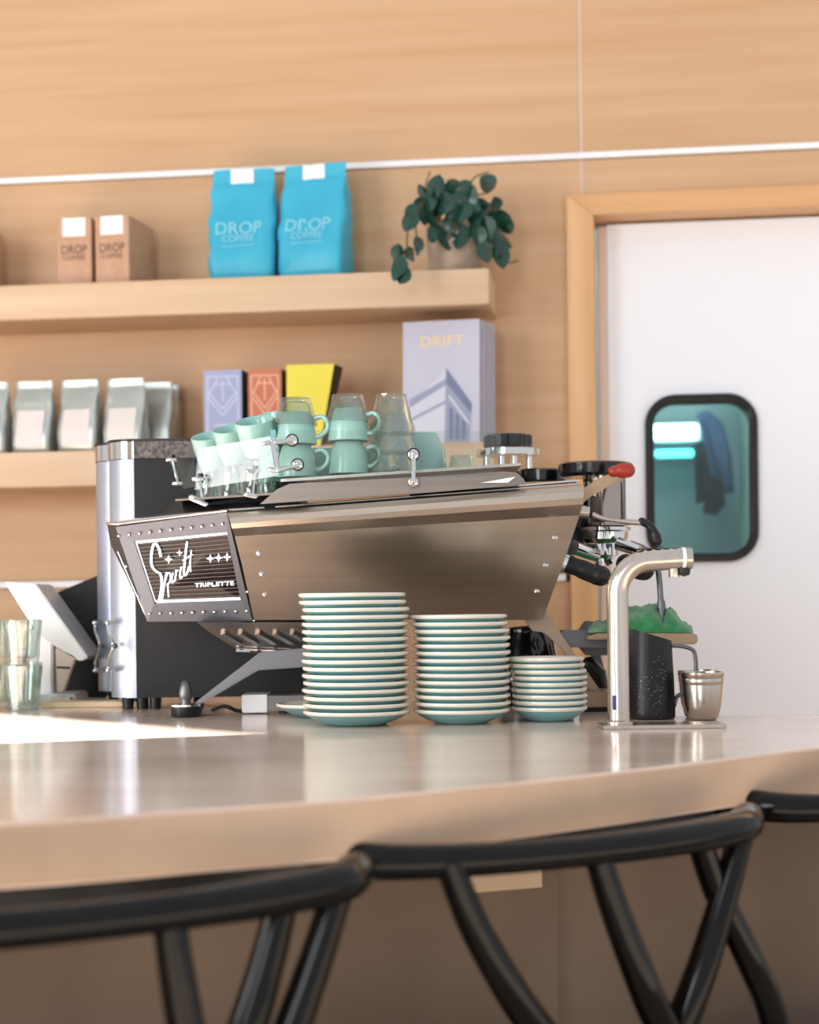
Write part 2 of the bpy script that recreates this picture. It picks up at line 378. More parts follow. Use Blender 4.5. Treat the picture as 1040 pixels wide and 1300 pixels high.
prof = [(-0.009, 0.052), (-0.010, 0.040), (-0.002, 0.034), (0.008, 0.040), (0.009, 0.052), (0.009, 0.09), (0.008, 0.10), (-0.008, 0.10)]
rings = []
for (dr_, y) in prof:
    rr = rrect(cx, cz, WW + 2 * dr_, WH + 2 * dr_, 0.055 + dr_, 10)
    rings.append([(p[0], y, p[1]) for p in rr])
vs = [p for r_ in rings for p in r_]; fs = []
for k in range(len(prof)):
    k2 = (k + 1) % len(prof)
    for i in range(n):
        j = (i + 1) % n; fs.append((k * n + i, k * n + j, k2 * n + j, k2 * n + i))
gas.add(vs, fs)
gk = wobj(gas, 'window_gasket', M['rubber'], dr)
gr = rrect(cx, cz, WW - 0.012, WH - 0.012, 0.05, 10)
wobj(MB().solid([(p[0], 0.066, p[1]) for p in gr], [(p[0], 0.072, p[1]) for p in gr]), 'window_pane', M['door_glass'], dr)

# room beyond the door
cb = MB(); cb.span((-0.6, 1.55, 0), (2.6, 1.65, HT))
tag(wobj(cb, 'wall_corridor', M['corridor'], kind='structure'), kind='structure')
tag(wobj(MB().span((0.3, 0.13, 0), (0.34, 1.55, HT)), 'wall_corridor_side', M['corridor']), kind='structure')
def glow_strip(px0, px1, py, off, m, label, depth=0.05, h=0.05):
    a = S(px0, py, off); c = S(px1, py, off); L = c[0] - a[0]
    p = WF @ Vector(((a[0] + c[0]) / 2, -off, (a[1] + c[1]) / 2))
    t = thing('glow_strip', label, 'lamp', p, -TH)
    for nm, mb, mm in (('housing', MB().box((0, 0.02, 0), (L + 0.02, 0.04, h * 1.2)), M['white_plastic']), ('tube', MB().box((0, -0.012, 0), (L, 0.024, h)), m)):
        me = mb.mesh(nm, [mm], bevel=0.004); o = bpy.data.objects.new(nm, me); COL.objects.link(o); o.parent = t
    return t
glow_strip(830, 886, 549, -1.49, M['glow_white'], 'glowing white strip lamp seen through the door window', h=0.045)
glow_strip(833, 880, 576, -1.49, M['glow_cyan'], 'dimmer cyan glowing strip imitating the reflection of the white lamp above', h=0.02)  # reflection of the lamp above, built as a glowing strip
glow_strip(775, 930, 281, -1.49, M['glow_cyan'], 'long cyan strip lamp glowing in the gap above the door', h=0.06)
# jacket and bag hanging in the room beyond
p0 = WF @ Vector((*[S(900, 575, -1.42)[0]], 1.42, 0))
def cloth(name, pts, D, th, m, label, cat, seed):
    A = []; c = Vector((0, 0, 0))
    P3 = [P(x, y, D) for x, y in pts]; c = sum(P3, Vector()) / len(P3)
    t = MB(); n = len(P3)
    rings = []
    for k, (sc, dy) in enumerate(((0.55, -th), (0.85, -th * 0.7), (1.0, 0), (0.85, th * 0.5))):
        rr = []
        for q in P3:
            v = c + (q - c) * sc; v.y = D + dy + th * 0.5 * noise.noise(Vector((q.x * 30, q.z * 9, seed)))
            rr.append(v)
        rings.append(rr)
    vs = [p for r_ in rings for p in r_]; fs = [tuple(range(n)), tuple(3 * n + i for i in range(n))]
    for k in range(3):
        for i in range(n): fs.append((k * n + i, k * n + (i + 1) % n, (k + 1) * n + (i + 1) % n, (k + 1) * n + i))
    t.add(vs, fs); o = t.build(name, m, loc=tuple(c)); tag(o, label, cat); return o
cloth('hanging_jacket', [(885, 525), (900, 520), (918, 535), (928, 580), (932, 625), (915, 628), (904, 600), (893, 560)], 4.95, 0.05, M['jacket'], 'blue work jacket hanging behind the door window', 'jacket', 3)
cloth('hanging_bag', [(880, 565), (893, 560), (900, 600), (918, 612), (922, 640), (910, 655), (893, 652), (896, 636), (884, 640)], 4.9, 0.05, M['black_matte'], 'dark bag hanging under the blue jacket behind the door', 'bag', 7)

cab = thing('tall_cabinet', 'pale tall cabinet standing at the right behind the door window', 'cabinet', (P(1004, 600, 4.70).x, 4.70, 0.0005), -TH)
M['cabinet'] = mat('cabinet', (198, 214, 206), 0.4, col2=(206, 220, 212))
local_ = lambda mb, nm, m: (lambda o: (COL.objects.link(o), setattr(o, 'parent', cab)))(bpy.data.objects.new(nm, mb.mesh(nm, [m], bevel=0.003)))
local_(MB().span((-0.12, 0, 0.08), (0.35, 0.22, 1.95)), 'carcass', M['cabinet'])
local_(MB().span((-0.115, -0.02, 0.1), (0.345, -0.0005, 1.93)), 'cabinet_door', M['cabinet'])
local_(MB().span((-0.11, 0.02, 0), (0.34, 0.2, 0.0795)), 'plinth', M['backing'])
local_(MB().span((-0.10, -0.045, 1.15), (-0.085, -0.0205, 1.42)), 'handle', M['steel_dark'])

# unseen wall with an opening, added to shape the sun patch on the counter
ta = Vector((-0.683, 0.730, 0)); W0 = Vector((-0.162, 2.05, 0)) - Vector((math.cos(SUN_AZ), math.sin(SUN_AZ), 0)) * 3.0
WL = Matrix(((ta.x, ta.y, 0, W0.x), (ta.y, -ta.x, 0, W0.y), (0, 0, 1, 0), (0, 0, 0, 1)))
zw = ZC + 3.0 * math.tan(SUN_EL)
b = MB(); b.span((-2.2, 0, 0), (0, 0.12, 4.5)); b.span((1.5, 0, 0), (4.2, 0.12, 4.5)); b.span((0, 0, zw), (1.5, 0.12, 4.5)); b.span((0, 0, 0), (1.5, 0.12, 0.9))
me = b.mesh('sun_mask_wall', [M['plaster']], smooth=False); wl = bpy.data.objects.new('sun_mask_wall', me); COL.objects.link(wl); wl.matrix_world = WL; wl['kind'] = 'structure'

# ------------------------------------------------------------------ counter
FR = cr([(-1.5, 0.88, 0), (-0.7, 1.14, 0), (-0.304, 1.27, 0), (-0.17, 1.335, 0), (-0.04, 1.404, 0), (0.157, 1.56, 0), (0.436, 1.82, 0), (0.75, 2.12, 0), (0.86, 2.24, 0)], 6)
top_poly = [(p.x, p.y) for p in FR] + [(0.80, 2.31), (0.345, 2.325), (0.345, 2.98), (-1.5, 2.98)]
ct = thing('counter', 'curved bar counter with glossy stone-coloured top and thick brown edge', 'counter', (0, 2.0, 0), world=True)
tb = MB().prism(top_poly, ZC - 0.05, ZC, 0)
for i, f in enumerate(tb.f): tb.m[i] = 0 if i == 1 else 1
tb.build('worktop', [M['counter_top'], M['counter_edge']], ct, bevel=0.003)
uf = [(p.x - 0.02, p.y + 0.035) for p in FR]; ub = [(p.x - 0.05, p.y + 0.075) for p in FR]
MB().prism(uf + ub[::-1], ZC - 0.072, ZC - 0.0505).build('underframe', M['black'], ct)
def wallseg(a, c, th, z0, z1):
    a = Vector(a); c = Vector(c); d = (c - a).normalized(); nn = Vector((-d.y, d.x)) * th
    return [(a.x, a.y), (c.x, c.y), (c.x + nn.x, c.y + nn.y), (a.x + nn.x, a.y + nn.y)]
MB().prism(wallseg((-1.45, 1.30), (0.165, 1.955), 0.04, 0, 1), 0.0, ZC - 0.0505).build('front_panel', M['concrete'], ct)
MB().prism(wallseg((0.162, 1.975), (0.80, 2.24), 0.04, 0, 1), 0.0, ZC - 0.0505).build('front_panel', M['concrete'], ct)
MB().prism(wallseg((-1.40, 2.94), (0.30, 2.94), 0.03, 0, 1), 0.0, ZC - 0.0505).build('back_panel', M['concrete'], ct)
MB().prism(wallseg((0.055, 1.880), (0.145, 1.9165), 0.029, 0, 1), ZC - 0.162, ZC - 0.136).build('support_cleat', M['tray_wood'], ct)

# ------------------------------------------------------------------ shelves
zu1, zu0 = S(600, 341, 0.2)[1], S(600, 386.5, 0.2)[1]; su = S(621, 360, 0.2)[0]
zlw1, zlw0 = S(60, 573.5, 0.2)[1], S(60, 618, 0.2)[1]
for nm, z0, z1, x1, lab in (('upper', zu0, zu1, su, 'upper thick oak wall shelf carrying the blue bags and the plant'), ('lower', zlw0, zlw1, su + 0.005, 'lower thick oak wall shelf carrying silver bags and the magazine')):
    o = wobj(MB().span((-2.4, -0.2, z0), (x1, -0.0065, z1)), 'wall_shelf', M['shelf_wood'], bevel=0.002)
    tag(o, lab, 'shelf', 'oak wall shelves')

# ------------------------------------------------------------------ shelf goods
def local(mb, name, m, t, **k):
    me = mb.mesh(name, m if isinstance(m, list) else [m], **k); o = bpy.data.objects.new(name, me); COL.objects.link(o); o.parent = t; return o
def shelf_pos(px, py, off, z):
    p = WP(px, py, off); return (p.x, p.y, z + 0.0004)
def flat_text(t, s, size, x, z, y, m, name, sx=1.0):
    vs, fs = text_pts(s, size)
    return local(MB().add([(x + v[0] * sx, y, z + v[1]) for v in vs], fs), name, m, t, smooth=False)

def kraft_box(px, label, rz, w, h, d, front=True):
    t = thing('coffee_box', label, 'box', shelf_pos(px, 355, 0.11, zu1), -TH + rz, 'kraft coffee boxes on the upper shelf')
    local(MB().box((0, 0, h / 2), (w, d, h)), 'carton', M['kraft'], t, bevel=0.002)
    local(MB().box((0, -d / 2 - 0.0006, h - 0.020), (w * 0.66, 0.001, 0.038)), 'label', M['label_white'], t)
    flat_text(t, 'DROP', 0.026, 0, h * 0.52, -d / 2 - 0.001, M['kraft_print'], 'lettering', 0.8)
    flat_text(t, 'COFFEE', 0.014, 0, h * 0.40, -d / 2 - 0.001, M['kraft_print'], 'lettering', 0.95)
    return t
kraft_box(107, 'left kraft coffee box with white square label', 0.0, 0.074, 0.140, 0.13)
kraft_box(159, 'right kraft coffee box whose darker side shows', -0.09, 0.074, 0.140, 0.14)
kraft_box(-32, 'kraft coffee box at the far left end of the upper shelf', 0.0, 0.074, 0.140, 0.13)

class Bag:
    def __init__(s, w, h, d, seed, crimp=0.05, wr=0.004, top=0.96):
        s.w, s.h, s.d, s.seed, s.crimp, s.wr, s.top = w, h, d, seed, crimp, wr, top
    def pt(s, a, t):
        """a angle, t 0..1 height"""
        prof = (1 - t ** 1.7) * (1 + 0.25 * math.sin(PI * min(1, t * 1.6))) if t < 0.999 else 0.0
        if t < 0.06: prof *= 0.85 + 0.15 * t / 0.06
        dd = max(0.006, s.d * prof); ww = s.w * (1 + 0.05 * math.sin(PI * t) - (1 - s.top) * t)
        if t > 0.86: dd = 0.006
        e = 0.32
        ca, sa = math.cos(a), math.sin(a)
        x = ww / 2 * math.copysign(abs(ca) ** e, ca); y = dd / 2 * math.copysign(abs(sa) ** (e if t < 0.8 else 0.9), sa)
        z = t * s.h
        n1 = noise.noise(Vector((x * 22 + s.seed, y * 20, z * 16))); n2 = noise.noise(Vector((x * 60 + s.seed, y * 40, z * 34)))
        k = s.wr * (0.3 + math.sin(PI * min(t, 0.95)))
        if t < 0.02: k = 0
        y += (n1 * 1.4 + n2 * 0.5) * k * (1 if abs(sa) > .1 else .4); x += (n2 * 0.8 + n1 * 0.5) * k
        return Vector((x, y, z))
    def front(s, x, z):
        t = min(1, max(0, z / s.h)); best = None
        lo, hi = -PI + 1e-4, -1e-4
        for _ in range(30):
            mid = (lo + hi) / 2
            if s.pt(mid, t).x < x: lo = mid
            else: hi = mid
        return s.pt((lo + hi) / 2, t)
    def body(s, n=56, m=34):
        vs = [s.pt(2 * PI * i / n + 0.001, k / m) for k in range(m + 1) for i in range(n)]
        fs = [(k * n + i, k * n + (i + 1) % n, (k + 1) * n + (i + 1) % n, (k + 1) * n + i) for k in range(m) for i in range(n)]
        fs += [tuple(range(n - 1, -1, -1)), tuple(m * n + i for i in range(n))]
        return MB().add(vs, fs)
    def patch(s, x0, x1, z0, z1, off=0.0016, nx=8, nz=8):
        vs = [s.front(x0 + (x1 - x0) * i / nx, z0 + (z1 - z0) * k / nz) + Vector((0, -off, 0)) for k in range(nz + 1) for i in range(nx + 1)]
        fs = [(k * (nx + 1) + i, k * (nx + 1) + i + 1, (k + 1) * (nx + 1) + i + 1, (k + 1) * (nx + 1) + i) for k in range(nz) for i in range(nx)]
        return MB().add(vs, fs)
    def text(s, str_, size, x, z, off=0.002):
        vs, fs = text_pts(str_, size)
        return MB().add([s.front(x + v[0], z + v[1]) + Vector((0, -off, 0)) for v in vs], fs)
def blue_bag(px, h, w, label, rz, seed):
    t = thing('coffee_bag', label, 'bag', shelf_pos(px, 346, 0.10, zu1), -TH + rz, 'blue coffee bags on the upper shelf')
    B = Bag(w, h, 0.088, seed)
    local(B.body(), 'pouch', M['blue_bag'], t, angle=60)
    local(B.patch(-0.026, 0.022, h - 0.0325, h - 0.001), 'label', M['label_white'], t)
    local(B.text('DROP', 0.037, -0.005, h * 0.46), 'lettering', M['blue_print'], t)
    local(B.text('COFFEE', 0.020, -0.005, h * 0.37), 'lettering', M['blue_print'], t)
    local(B.text('roastery stockholm', 0.009, -0.005, h * 0.31), 'lettering', M['blue_print'], t)
blue_bag(311, 0.243, 0.135, 'left bright blue coffee bag with white top label', 0.02, 3.1)
blue_bag(402, 0.247, 0.140, 'right bright blue coffee bag beside the plant side of shelf', -0.16, 9.7)

def silver_bag(px, off, label, seed, lab=True, w=0.083, h=0.150):
    t = thing('silver_coffee_bag', label, 'bag', shelf_pos(px, 570, off, zlw1), -TH - 0.10, 'silver coffee bags on the lower shelf')
    B = Bag(w, h, 0.052, seed, wr=0.003, top=0.98)
    local(B.body(44, 26), 'pouch', M['foil'], t, angle=60)
    if lab: local(B.patch(-0.030, 0.030, 0.012, 0.088), 'label', M['foil_label'], t)
silver_bag(-12, 0.16, 'silver coffee bag cut off at the left end of lower shelf', 2.2)
silver_bag(45, 0.16, 'silver coffee bag, second from the left on lower shelf', 5.2)
silver_bag(103, 0.16, 'silver coffee bag, third from the left on lower shelf', 8.4)
silver_bag(161, 0.16, 'silver coffee bag at the right front of its row', 11.9)
silver_bag(197, 0.09, 'silver coffee bag standing second deep behind the right front one', 14.3, False)
silver_bag(206, 0.03, 'silver coffee bag standing hindmost beside the wall', 17.3, False, w=0.08)

def gift_box(px, w, h, d, face, side, prn, label, rz, lean=0):
    t = thing('chocolate_box', label, 'box', shelf_pos(px, 570, 0.15, zlw1), -TH + rz)
    if lean:
        A = [(-w / 2, -d / 2, 0), (w / 2 - lean, -d / 2, 0), (w / 2 - lean, d / 2, 0), (-w / 2, d / 2, 0)]
        Bq = [(-w / 2, -d / 2, h), (w / 2, -d / 2, h), (w / 2 + 0.01, d / 2, h), (-w / 2, d / 2, h)]
        mb = MB().solid(A, Bq)
        for i in range(len(mb.f)): mb.m[i] = 0
        mb.m[3] = 1
    else:
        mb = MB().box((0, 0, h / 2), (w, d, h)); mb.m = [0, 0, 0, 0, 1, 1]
    local(mb, 'carton', [face, side], t)
    if prn:
        y = -d / 2 - 0.0008
        def bar(x0, z0, x1, z1, th):
            v = Vector((x1 - x0, 0, z1 - z0)); nn = Vector((-v.z, 0, v.x)).normalized() * th / 2
            return [(x0 - nn.x, y, z0 - nn.z), (x1 - nn.x, y, z1 - nn.z), (x1 + nn.x, y, z1 + nn.z), (x0 + nn.x, y, z0 + nn.z)]
        pr = MB(); a = w * 0.4
        for seg in ((-a, h * .92, a, h * .92), (-a, h * .08, a, h * .08), (-a, h * .08, -a, h * .92), (a, h * .08, a, h * .92), (-a, h * .66, 0, h * .42), (0, h * .42, a, h * .66), (-a, h * .74, 0, h * .50), (0, h * .50, a, h * .74), (-a * .5, h * .82, a * .5, h * .82), (0, h * .60, 0, h * .88), (-a * .6, h * .3, a * .6, h * .3), (-a * .4, h * .24, a * .4, h * .24), (-a, h * .66, -a * .3, h * .9), (a, h * .66, a * .3, h * .9)):
            pr.add(bar(*seg, 0.0032), [(0, 1, 2, 3)])
        local(pr, 'printed_pattern', prn, t, smooth=False)
    return t
gift_box(288, 0.080, 0.160, 0.05, M['lavender'], M['dark_side'], M['lavender_print'], 'lavender blue chocolate box with pale pattern', -0.05)
gift_box(341, 0.070, 0.160, 0.05, M['orange_box'], M['dark_brown'], M['orange_print'], 'orange chocolate box with pale diamond pattern', -0.04)
gift_box(398, 0.098, 0.166, 0.06, M['yellow'], M['dark_brown'], None, 'plain yellow box tapering toward its bottom', 0.03, lean=0.03)

# magazines
def magazine(px, off, label, w=0.158, h=0.250, cover=False, tilt=-0.06):
    t = thing('magazine', label, 'magazine', shelf_pos(px, 560, off, zlw1), -TH, 'magazines stood on the lower shelf', rot=(tilt, 0, -TH - 0.10))
    d = 0.013
    local(MB().box((0, 0, h / 2), (w - 0.003, d - 0.002, h - 0.003)), 'pages', M['paper_edge'], t)
    cv = MB().box((0, -d / 2, h / 2), (w, 0.001, h)); cv.box((0, d / 2, h / 2), (w, 0.001, h)); cv.box((-w / 2, 0, h / 2), (0.001, d, h))
    local(cv, 'cover', M['cover'], t)
    if cover:
        y = -d / 2 - 0.0012
        def fx(px_, py_): return ((px_ - 561) / 112.0 * w / 1.0, (557 - py_) / 150.0 * h)
        def poly(pts, m, nm, k=0):
            local(MB().add([(fx(a, b_)[0], y - k * 0.0002, fx(a, b_)[1]) for a, b_ in pts], [tuple(range(len(pts)))]), nm, m, t, smooth=False)
        poly([(517, 508), (568, 468), (572, 488), (572, 557), (512, 557)], M['cover_light'], 'printed_building', 0)
        poly([(568, 466), (606, 512), (604, 530), (603, 557), (566, 557)], M['cover_mid'], 'printed_building', 1)
        poly([(514, 503), (569, 478), (569, 486), (516, 512)], M['cover_mid'], 'printed_cornice', 2)
        poly([(569, 466), (606, 510), (605, 522), (569, 484)], M['cover_dark'], 'printed_cornice', 2)
        poly([(515, 526), (567, 505), (567, 509), (515, 530)], M['cover_mid'], 'printed_cornice', 2)
        for (a0, b0) in ((573, 512), (582, 520), (591, 528)):
            poly([(a0, b0), (a0 + 6, b0 + 5), (a0 + 6, 553), (a0, 553)], M['cover_dark'], 'printed_window', 3)
        poly([(572, 497), (602, 532), (602, 536), (572, 502)], M['cover_light'], 'printed_cornice', 4)
        flat_text(t, 'DRIFT', 0.030, *(fx(562, 433)), y, M['gold'], 'lettering', 1.15)
    return t
magazine(561, 0.165, 'front magazine with pale grey cover, gold title and a stone building', cover=True)
magazine(568, 0.140, 'second magazine, directly behind the one with the building cover')
magazine(574, 0.115, 'third magazine from the front in the upright magazine row')
magazine(580, 0.090, 'hindmost magazine in the upright magazine row')

# potted plant
pl = thing('potted_plant', 'trailing dark green houseplant in a rough stone pot on shelf end', 'plant', shelf_pos(578, 337, 0.12, zu1), 0)
pl['_o'] = tuple(pl.location)
O = Vector(pl.location)
local(MB().lathe([(0.001, 0.0), (0.050, 0.0), (0.053, 0.003), (0.060, 0.100), (0.059, 0.104), (0.053, 0.104), (0.050, 0.092), (0.001, 0.092)], 40), 'pot', M['pot'], pl, angle=50)
local(MB().lathe([(0.001, 0.0935), (0.0495, 0.0925)], 24), 'soil', M['soil'], pl)
def leaf_mesh():
    vs = []; fs = []; nu, nv = 9, 6
    for i in range(nu + 1):
        t = i / nu; wv = 0.5 * math.sin(PI * t ** 0.8) ** 0.75 * 0.66
        for j in range(nv + 1):
            s_ = j / nv * 2 - 1
            vs.append((wv * s_, abs(s_) * wv * 0.35 - 0.25 * (t - 0.4) ** 2, -t))
    for i in range(nu):
        for j in range(nv):
            a = i * (nv + 1) + j; fs.append((a, a + 1, a + nv + 2, a + nv + 1))
    nvt = len(vs); vs += [(v[0], v[1] + 0.03, v[2]) for v in vs]; f2 = [tuple(x + nvt for x in reversed(f)) for f in fs]
    return MB().add(vs, fs + f2).mesh('leaf', [M['leaf']])
LM = leaf_mesh()
leafs = [(553,238,34,20),(566,262,40,-10),(584,248,36,60),(598,262,34,-60),(624,236,36,-50),(640,268,0,0),(534,262,30,40),(521,282,34,15),(522,268,24,60),(575,238,30,110),(590,238,28,-100),(545,275,34,20),(560,290,34,50),(578,285,40,-5),(584,300,36,10),(604,275,36,-20),(618,290,34,-10),(626,300,30,30),(636,278,34,-70),(644,288,30,-30),(628,312,34,-5),(636,325,34,-10),(612,312,30,40),(615,322,34,5),(560,262,32,70),(600,250,30,-150),(545,252,30,100),(527,312,26,10),(523,322,22,-30),(505,322,26,5),(508,340,34,-5),(513,352,28,20),(504,348,26,-20),(572,272,34,30),(552,300,28,-30),(610,262,30,-80),(590,272,36,10),(620,270,32,-40),(640,305,28,-40),(536,243,20,140),(570,290,34,20),(548,258,36,-30),(556,246,34,50),(600,285,34,5),(594,258,34,100),(606,300,32,0),(540,270,32,0),(566,305,30,-5),(622,285,34,10),(632,262,26,-20),(556,275,36,0),(580,256,34,80),(568,250,34,150)]
cen = Vector((O.x, O.y - 0.02, O.z + 0.10))
for i, (x, y, sz, rot) in enumerate(leafs):
    if not sz: continue
    hang = x < 532 or x > 618
    D = O.y - (0.115 if x < 532 else 0.07 if not hang else 0.03) + random.uniform(-0.015, 0.015)
    if y > 336 and x < 540: D = O.y - 0.15
    tip = P(x, y, D); s_ = sz * D / F * 1.0
    o = bpy.data.objects.new('leaf', LM); COL.objects.link(o); o.parent = pl
    up = Vector((math.sin(math.radians(rot)) * 0.5, 0, math.cos(math.radians(rot)) * 0.5)) * s_
    o.location = tip + up - O; o.scale = (s_ * 1.0, s_, s_)
    o.rotation_euler = (random.uniform(-0.5, 0.35), math.radians(rot), random.uniform(-0.7, 0.7))
st = MB()
def vine(pts, r=0.0016):
    pp = cr([P(x, y, O.y + d) for x, y, d in pts], 5); st.tube(pp, r, 6)
    return
for pts in ([(560, 262, -.03), (545, 245, -.07), (528, 280, -.10), (530, 310, -.11), (515, 325, -.12), (508, 342, -.14)], [(560, 262, -.03), (538, 262, -.08), (520, 285, -.1), (517, 315, -.12), (524, 322, -.11)], [(600, 262, -.02), (625, 262, -.02), (632, 300, -.03), (632, 322, -.03)], [(600, 262, -.02), (612, 280, -.05), (618, 318, -.06)], [(560, 265, -.01), (541, 240, 0), (546, 218, .01)], [(588, 262, 0), (600, 228, .01), (621, 218, .02)], [(632, 322, -.03), (645, 333, -.03), (658, 331, -.03)], [(575, 266, -.01), (575, 245, -.04), (560, 240, -.06)], [(580, 266, -.01), (600, 250, -.03), (620, 245, -.03)], [(575, 266, -.02), (572, 262, -.065), (578, 290, -.075)], [(600, 265, -.02), (625, 268, -.03), (645, 285, -.03)]):
    vine(pts)
me = st.mesh('stem', [M['vine']], off=O); o = bpy.data.objects.new('stem', me); COL.objects.link(o); o.parent = pl; tag(o, kind='stuff')

# ================================================================== ESPRESSO MACHINE
em = thing('espresso_machine', 'large brushed steel espresso machine with riveted badge end and splayed legs', 'coffee machine', (0.0, 2.5, ZC), world=True)
rows = [  # y, D offset, left px, right px, left y, right y
    (288, 649, 741, 614.5, 0.004), (289, 652, 741.5, 617, -0.006), (291, 658, 741.5, 624, -0.013), (293, 665, 741, 632, -0.015), (294.5, 671, 740, 640, -0.012), (296, 676, 738, 647, -0.004), (298, 681, 736, 654, 0.006),
    (307, 716, 719, 705, 0.034), (315, 752, 704, 746, 0.062), (322.5, 787, 689, 787, 0.094)]
DL, DR = 2.35, 2.33
def rowpts(r_, nn=16, inset=0.0):
    xl, yl, xr2, yr, dd = r_
    a = P(xl, yl, DL + dd + inset); c = P(xr2, yr, DR + dd + inset)
    return [a.lerp(c, i / nn) for i in range(nn + 1)]
nn = 16; grid = [rowpts(r_) for r_ in rows]; back = [rowpts(r_, inset=0.004) for r_ in rows]
vs = [p for r_ in grid for p in r_] + [p for r_ in back for p in r_]; NR = len(rows); tot = NR * (nn + 1); fs = []
for k in range(NR - 1):
    for i in range(nn):
        a = k * (nn + 1) + i; fs += [(a, a + 1, a + nn + 2, a + nn + 1), (tot + a, tot + a + nn + 1, tot + a + nn + 2, tot + a + 1)]
for i in range(nn): fs.append((i, tot + i, tot + i + 1, i + 1)); a = (NR - 1) * (nn + 1) + i; fs.append((a, a + 1, tot + a + 1, tot + a))
for k in range(NR - 1):
    a = k * (nn + 1); fs.append((a, a + nn + 1, tot + a + nn + 1, tot + a)); a += nn; fs.append((a, tot + a, tot + a + nn + 1, a + nn + 1))
MB().add(vs, fs).build('side_panel', M['steel'], em, angle=25)
# inner body of the machine behind the panel
zt = P(741, 616, DR).z - 0.006; ztl = P(290, 650, DL).z - 0.006
zb_ = P(322, 787, DL + .09).z + 0.002
cxl = P(290, 650, DL + 0.02); cxr = P(736, 616, DR + 0.02)
bl, br = P(324, 786, DL + 0.115), P(686, 786, DR + 0.115)
bodyA = [Vector((cxl.x, cxl.y, ztl)), Vector((cxr.x, cxr.y, zt)), Vector((0.27, 2.80, zt)), Vector((-0.125, 2.80, ztl + 0.008)), Vector((-0.15, 2.55, ztl + 0.008)), Vector((-0.36, 2.55, ztl - 0.012))]
bodyB = [Vector((bl.x, bl.y, zb_)), Vector((br.x, br.y, zb_)), Vector((0.20, 2.76, zb_)), Vector((-0.125, 2.76, zb_)), Vector((-0.14, 2.54, zb_)), Vector((-0.30, 2.54, zb_))]
MB().solid(bodyB, bodyA).build('body', M['steel_dark'], em, angle=20)
sc_m = MB().lathe([(0.0001, 0.0022), (0.003, 0.0016), (0.0042, 0.0), (0.0001, -0.001)], 14, tf=Matrix.Rotation(PI / 2, 4, 'X')).mesh('screw', [M['chrome']])
for (x, y, D) in ((329, 702, DL + .022), (333, 728, DL + .043), (337, 754, DL + .063), (705, 682, DR + .016), (693, 717, DR + .042), (682, 750, DR + .066)):
    p = P(x, y, D - 0.001); o = bpy.data.objects.new('screw', sc_m); COL.objects.link(o); o.parent = em; o.location = p - Vector(em['_o']); o.rotation_euler = (-0.5, 0, 0)

# badge end panel
bTL, bTR, bBR, bBL = P(149, 668, 2.46), P(290, 649, 2.352), P(322.5, 787, 2.446), P(189, 788, 2.50)
def Q(u, v, off=0.0):
    """u right 0..1, v down 0..1"""
    p = (bTL * (1 - u) + bTR * u) * (1 - v) + (bBL * (1 - u) + bBR * u) * v
    nrm = (bBL - bTL).cross(bTR - bTL).normalized()
    if nrm.y > 0: nrm = -nrm
    return p + nrm * off
def quad_solid(c, t0, t1, m, name, **k):
    return MB().solid([Q(*q, t0) for q in c], [Q(*q, t1) for q in c]).build(name, m, em, **k)
def invQ(px, py):
    # pixel of the photograph -> position on the badge, by refinement
    u = v = 0.5
    def proj(p):
        xr = p.x * CR - (p.z - CAMZ) * SR; zr = p.x * SR + (p.z - CAMZ) * CR
        return 520 + F * xr / p.y, HY - F * zr / p.y
    for _ in range(25):
        x, y = proj(Q(u, v)); x1, y1 = proj(Q(u + 1e-3, v)); x2, y2 = proj(Q(u, v + 1e-3))
        a, b2, c, d = (x1 - x) / 1e-3, (x2 - x) / 1e-3, (y1 - y) / 1e-3, (y2 - y) / 1e-3
        det = a * d - b2 * c; ex, ey = px - x, py - y
        u += (ex * d - b2 * ey) / det; v += (a * ey - c * ex) / det
    return u, v
gl = [invQ(*q) for q in ((172, 686), (290, 674.5), (307.5, 761), (198, 765))]
# frame as four bars round the lit glass
oc = [(0, 0), (1, 0), (1, 1), (0, 1)]
fr = MB()
for i in range(4):
    j = (i + 1) % 4
    c4 = [oc[i], oc[j], gl[j], gl[i]]
    fr.solid([Q(*q, -0.004) for q in c4], [Q(*q, 0.004) for q in c4])
fr.build('badge_frame', M['gunmetal'], em, angle=20)
quad_solid(gl, -0.004, 0.0005, M['badge_black'], 'badge_glass')
def B2(px, py, off): return Q(*invQ(px, py), off)
def edge_poly(pts, off, m, name):
    return MB().add([B2(x, y, off) for x, y in pts], [tuple(range(len(pts)))]).build(name, m, em, smooth=False)
ln = MB()
for i in range(1, 17):
    t = i / 17; L0 = (172 + 26 * t + 2, 686 + 79 * t); R0 = (290 + 17.5 * t - 1, 674.5 + 86.5 * t)
    w_ = 0.26
    ln.add([B2(L0[0], L0[1] - w_, .0008), B2(R0[0], R0[1] - w_, .0008), B2(R0[0], R0[1] + w_, .0008), B2(L0[0], L0[1] + w_, .0008)], [(0, 1, 2, 3)])
o = ln.build('engraved_lines', M['badge_line'], em, smooth=False)
bd = MB()
def strip(a, c, w_):
    a = Vector(a); c = Vector(c); nn_ = Vector((-(c - a).y, (c - a).x)).normalized() * w_ / 2
    bd.add([B2(*(a - nn_), .0012), B2(*(c - nn_), .0012), B2(*(c + nn_), .0012), B2(*(a + nn_), .0012)], [(0, 1, 2, 3)])
strip((173, 688), (289, 676.5), 3.4); strip((199, 763.5), (307, 759.5), 3.6); strip((173, 687), (198, 764), 1.6)
bd.build('lit_border', M['badge_glow'], em, smooth=False)
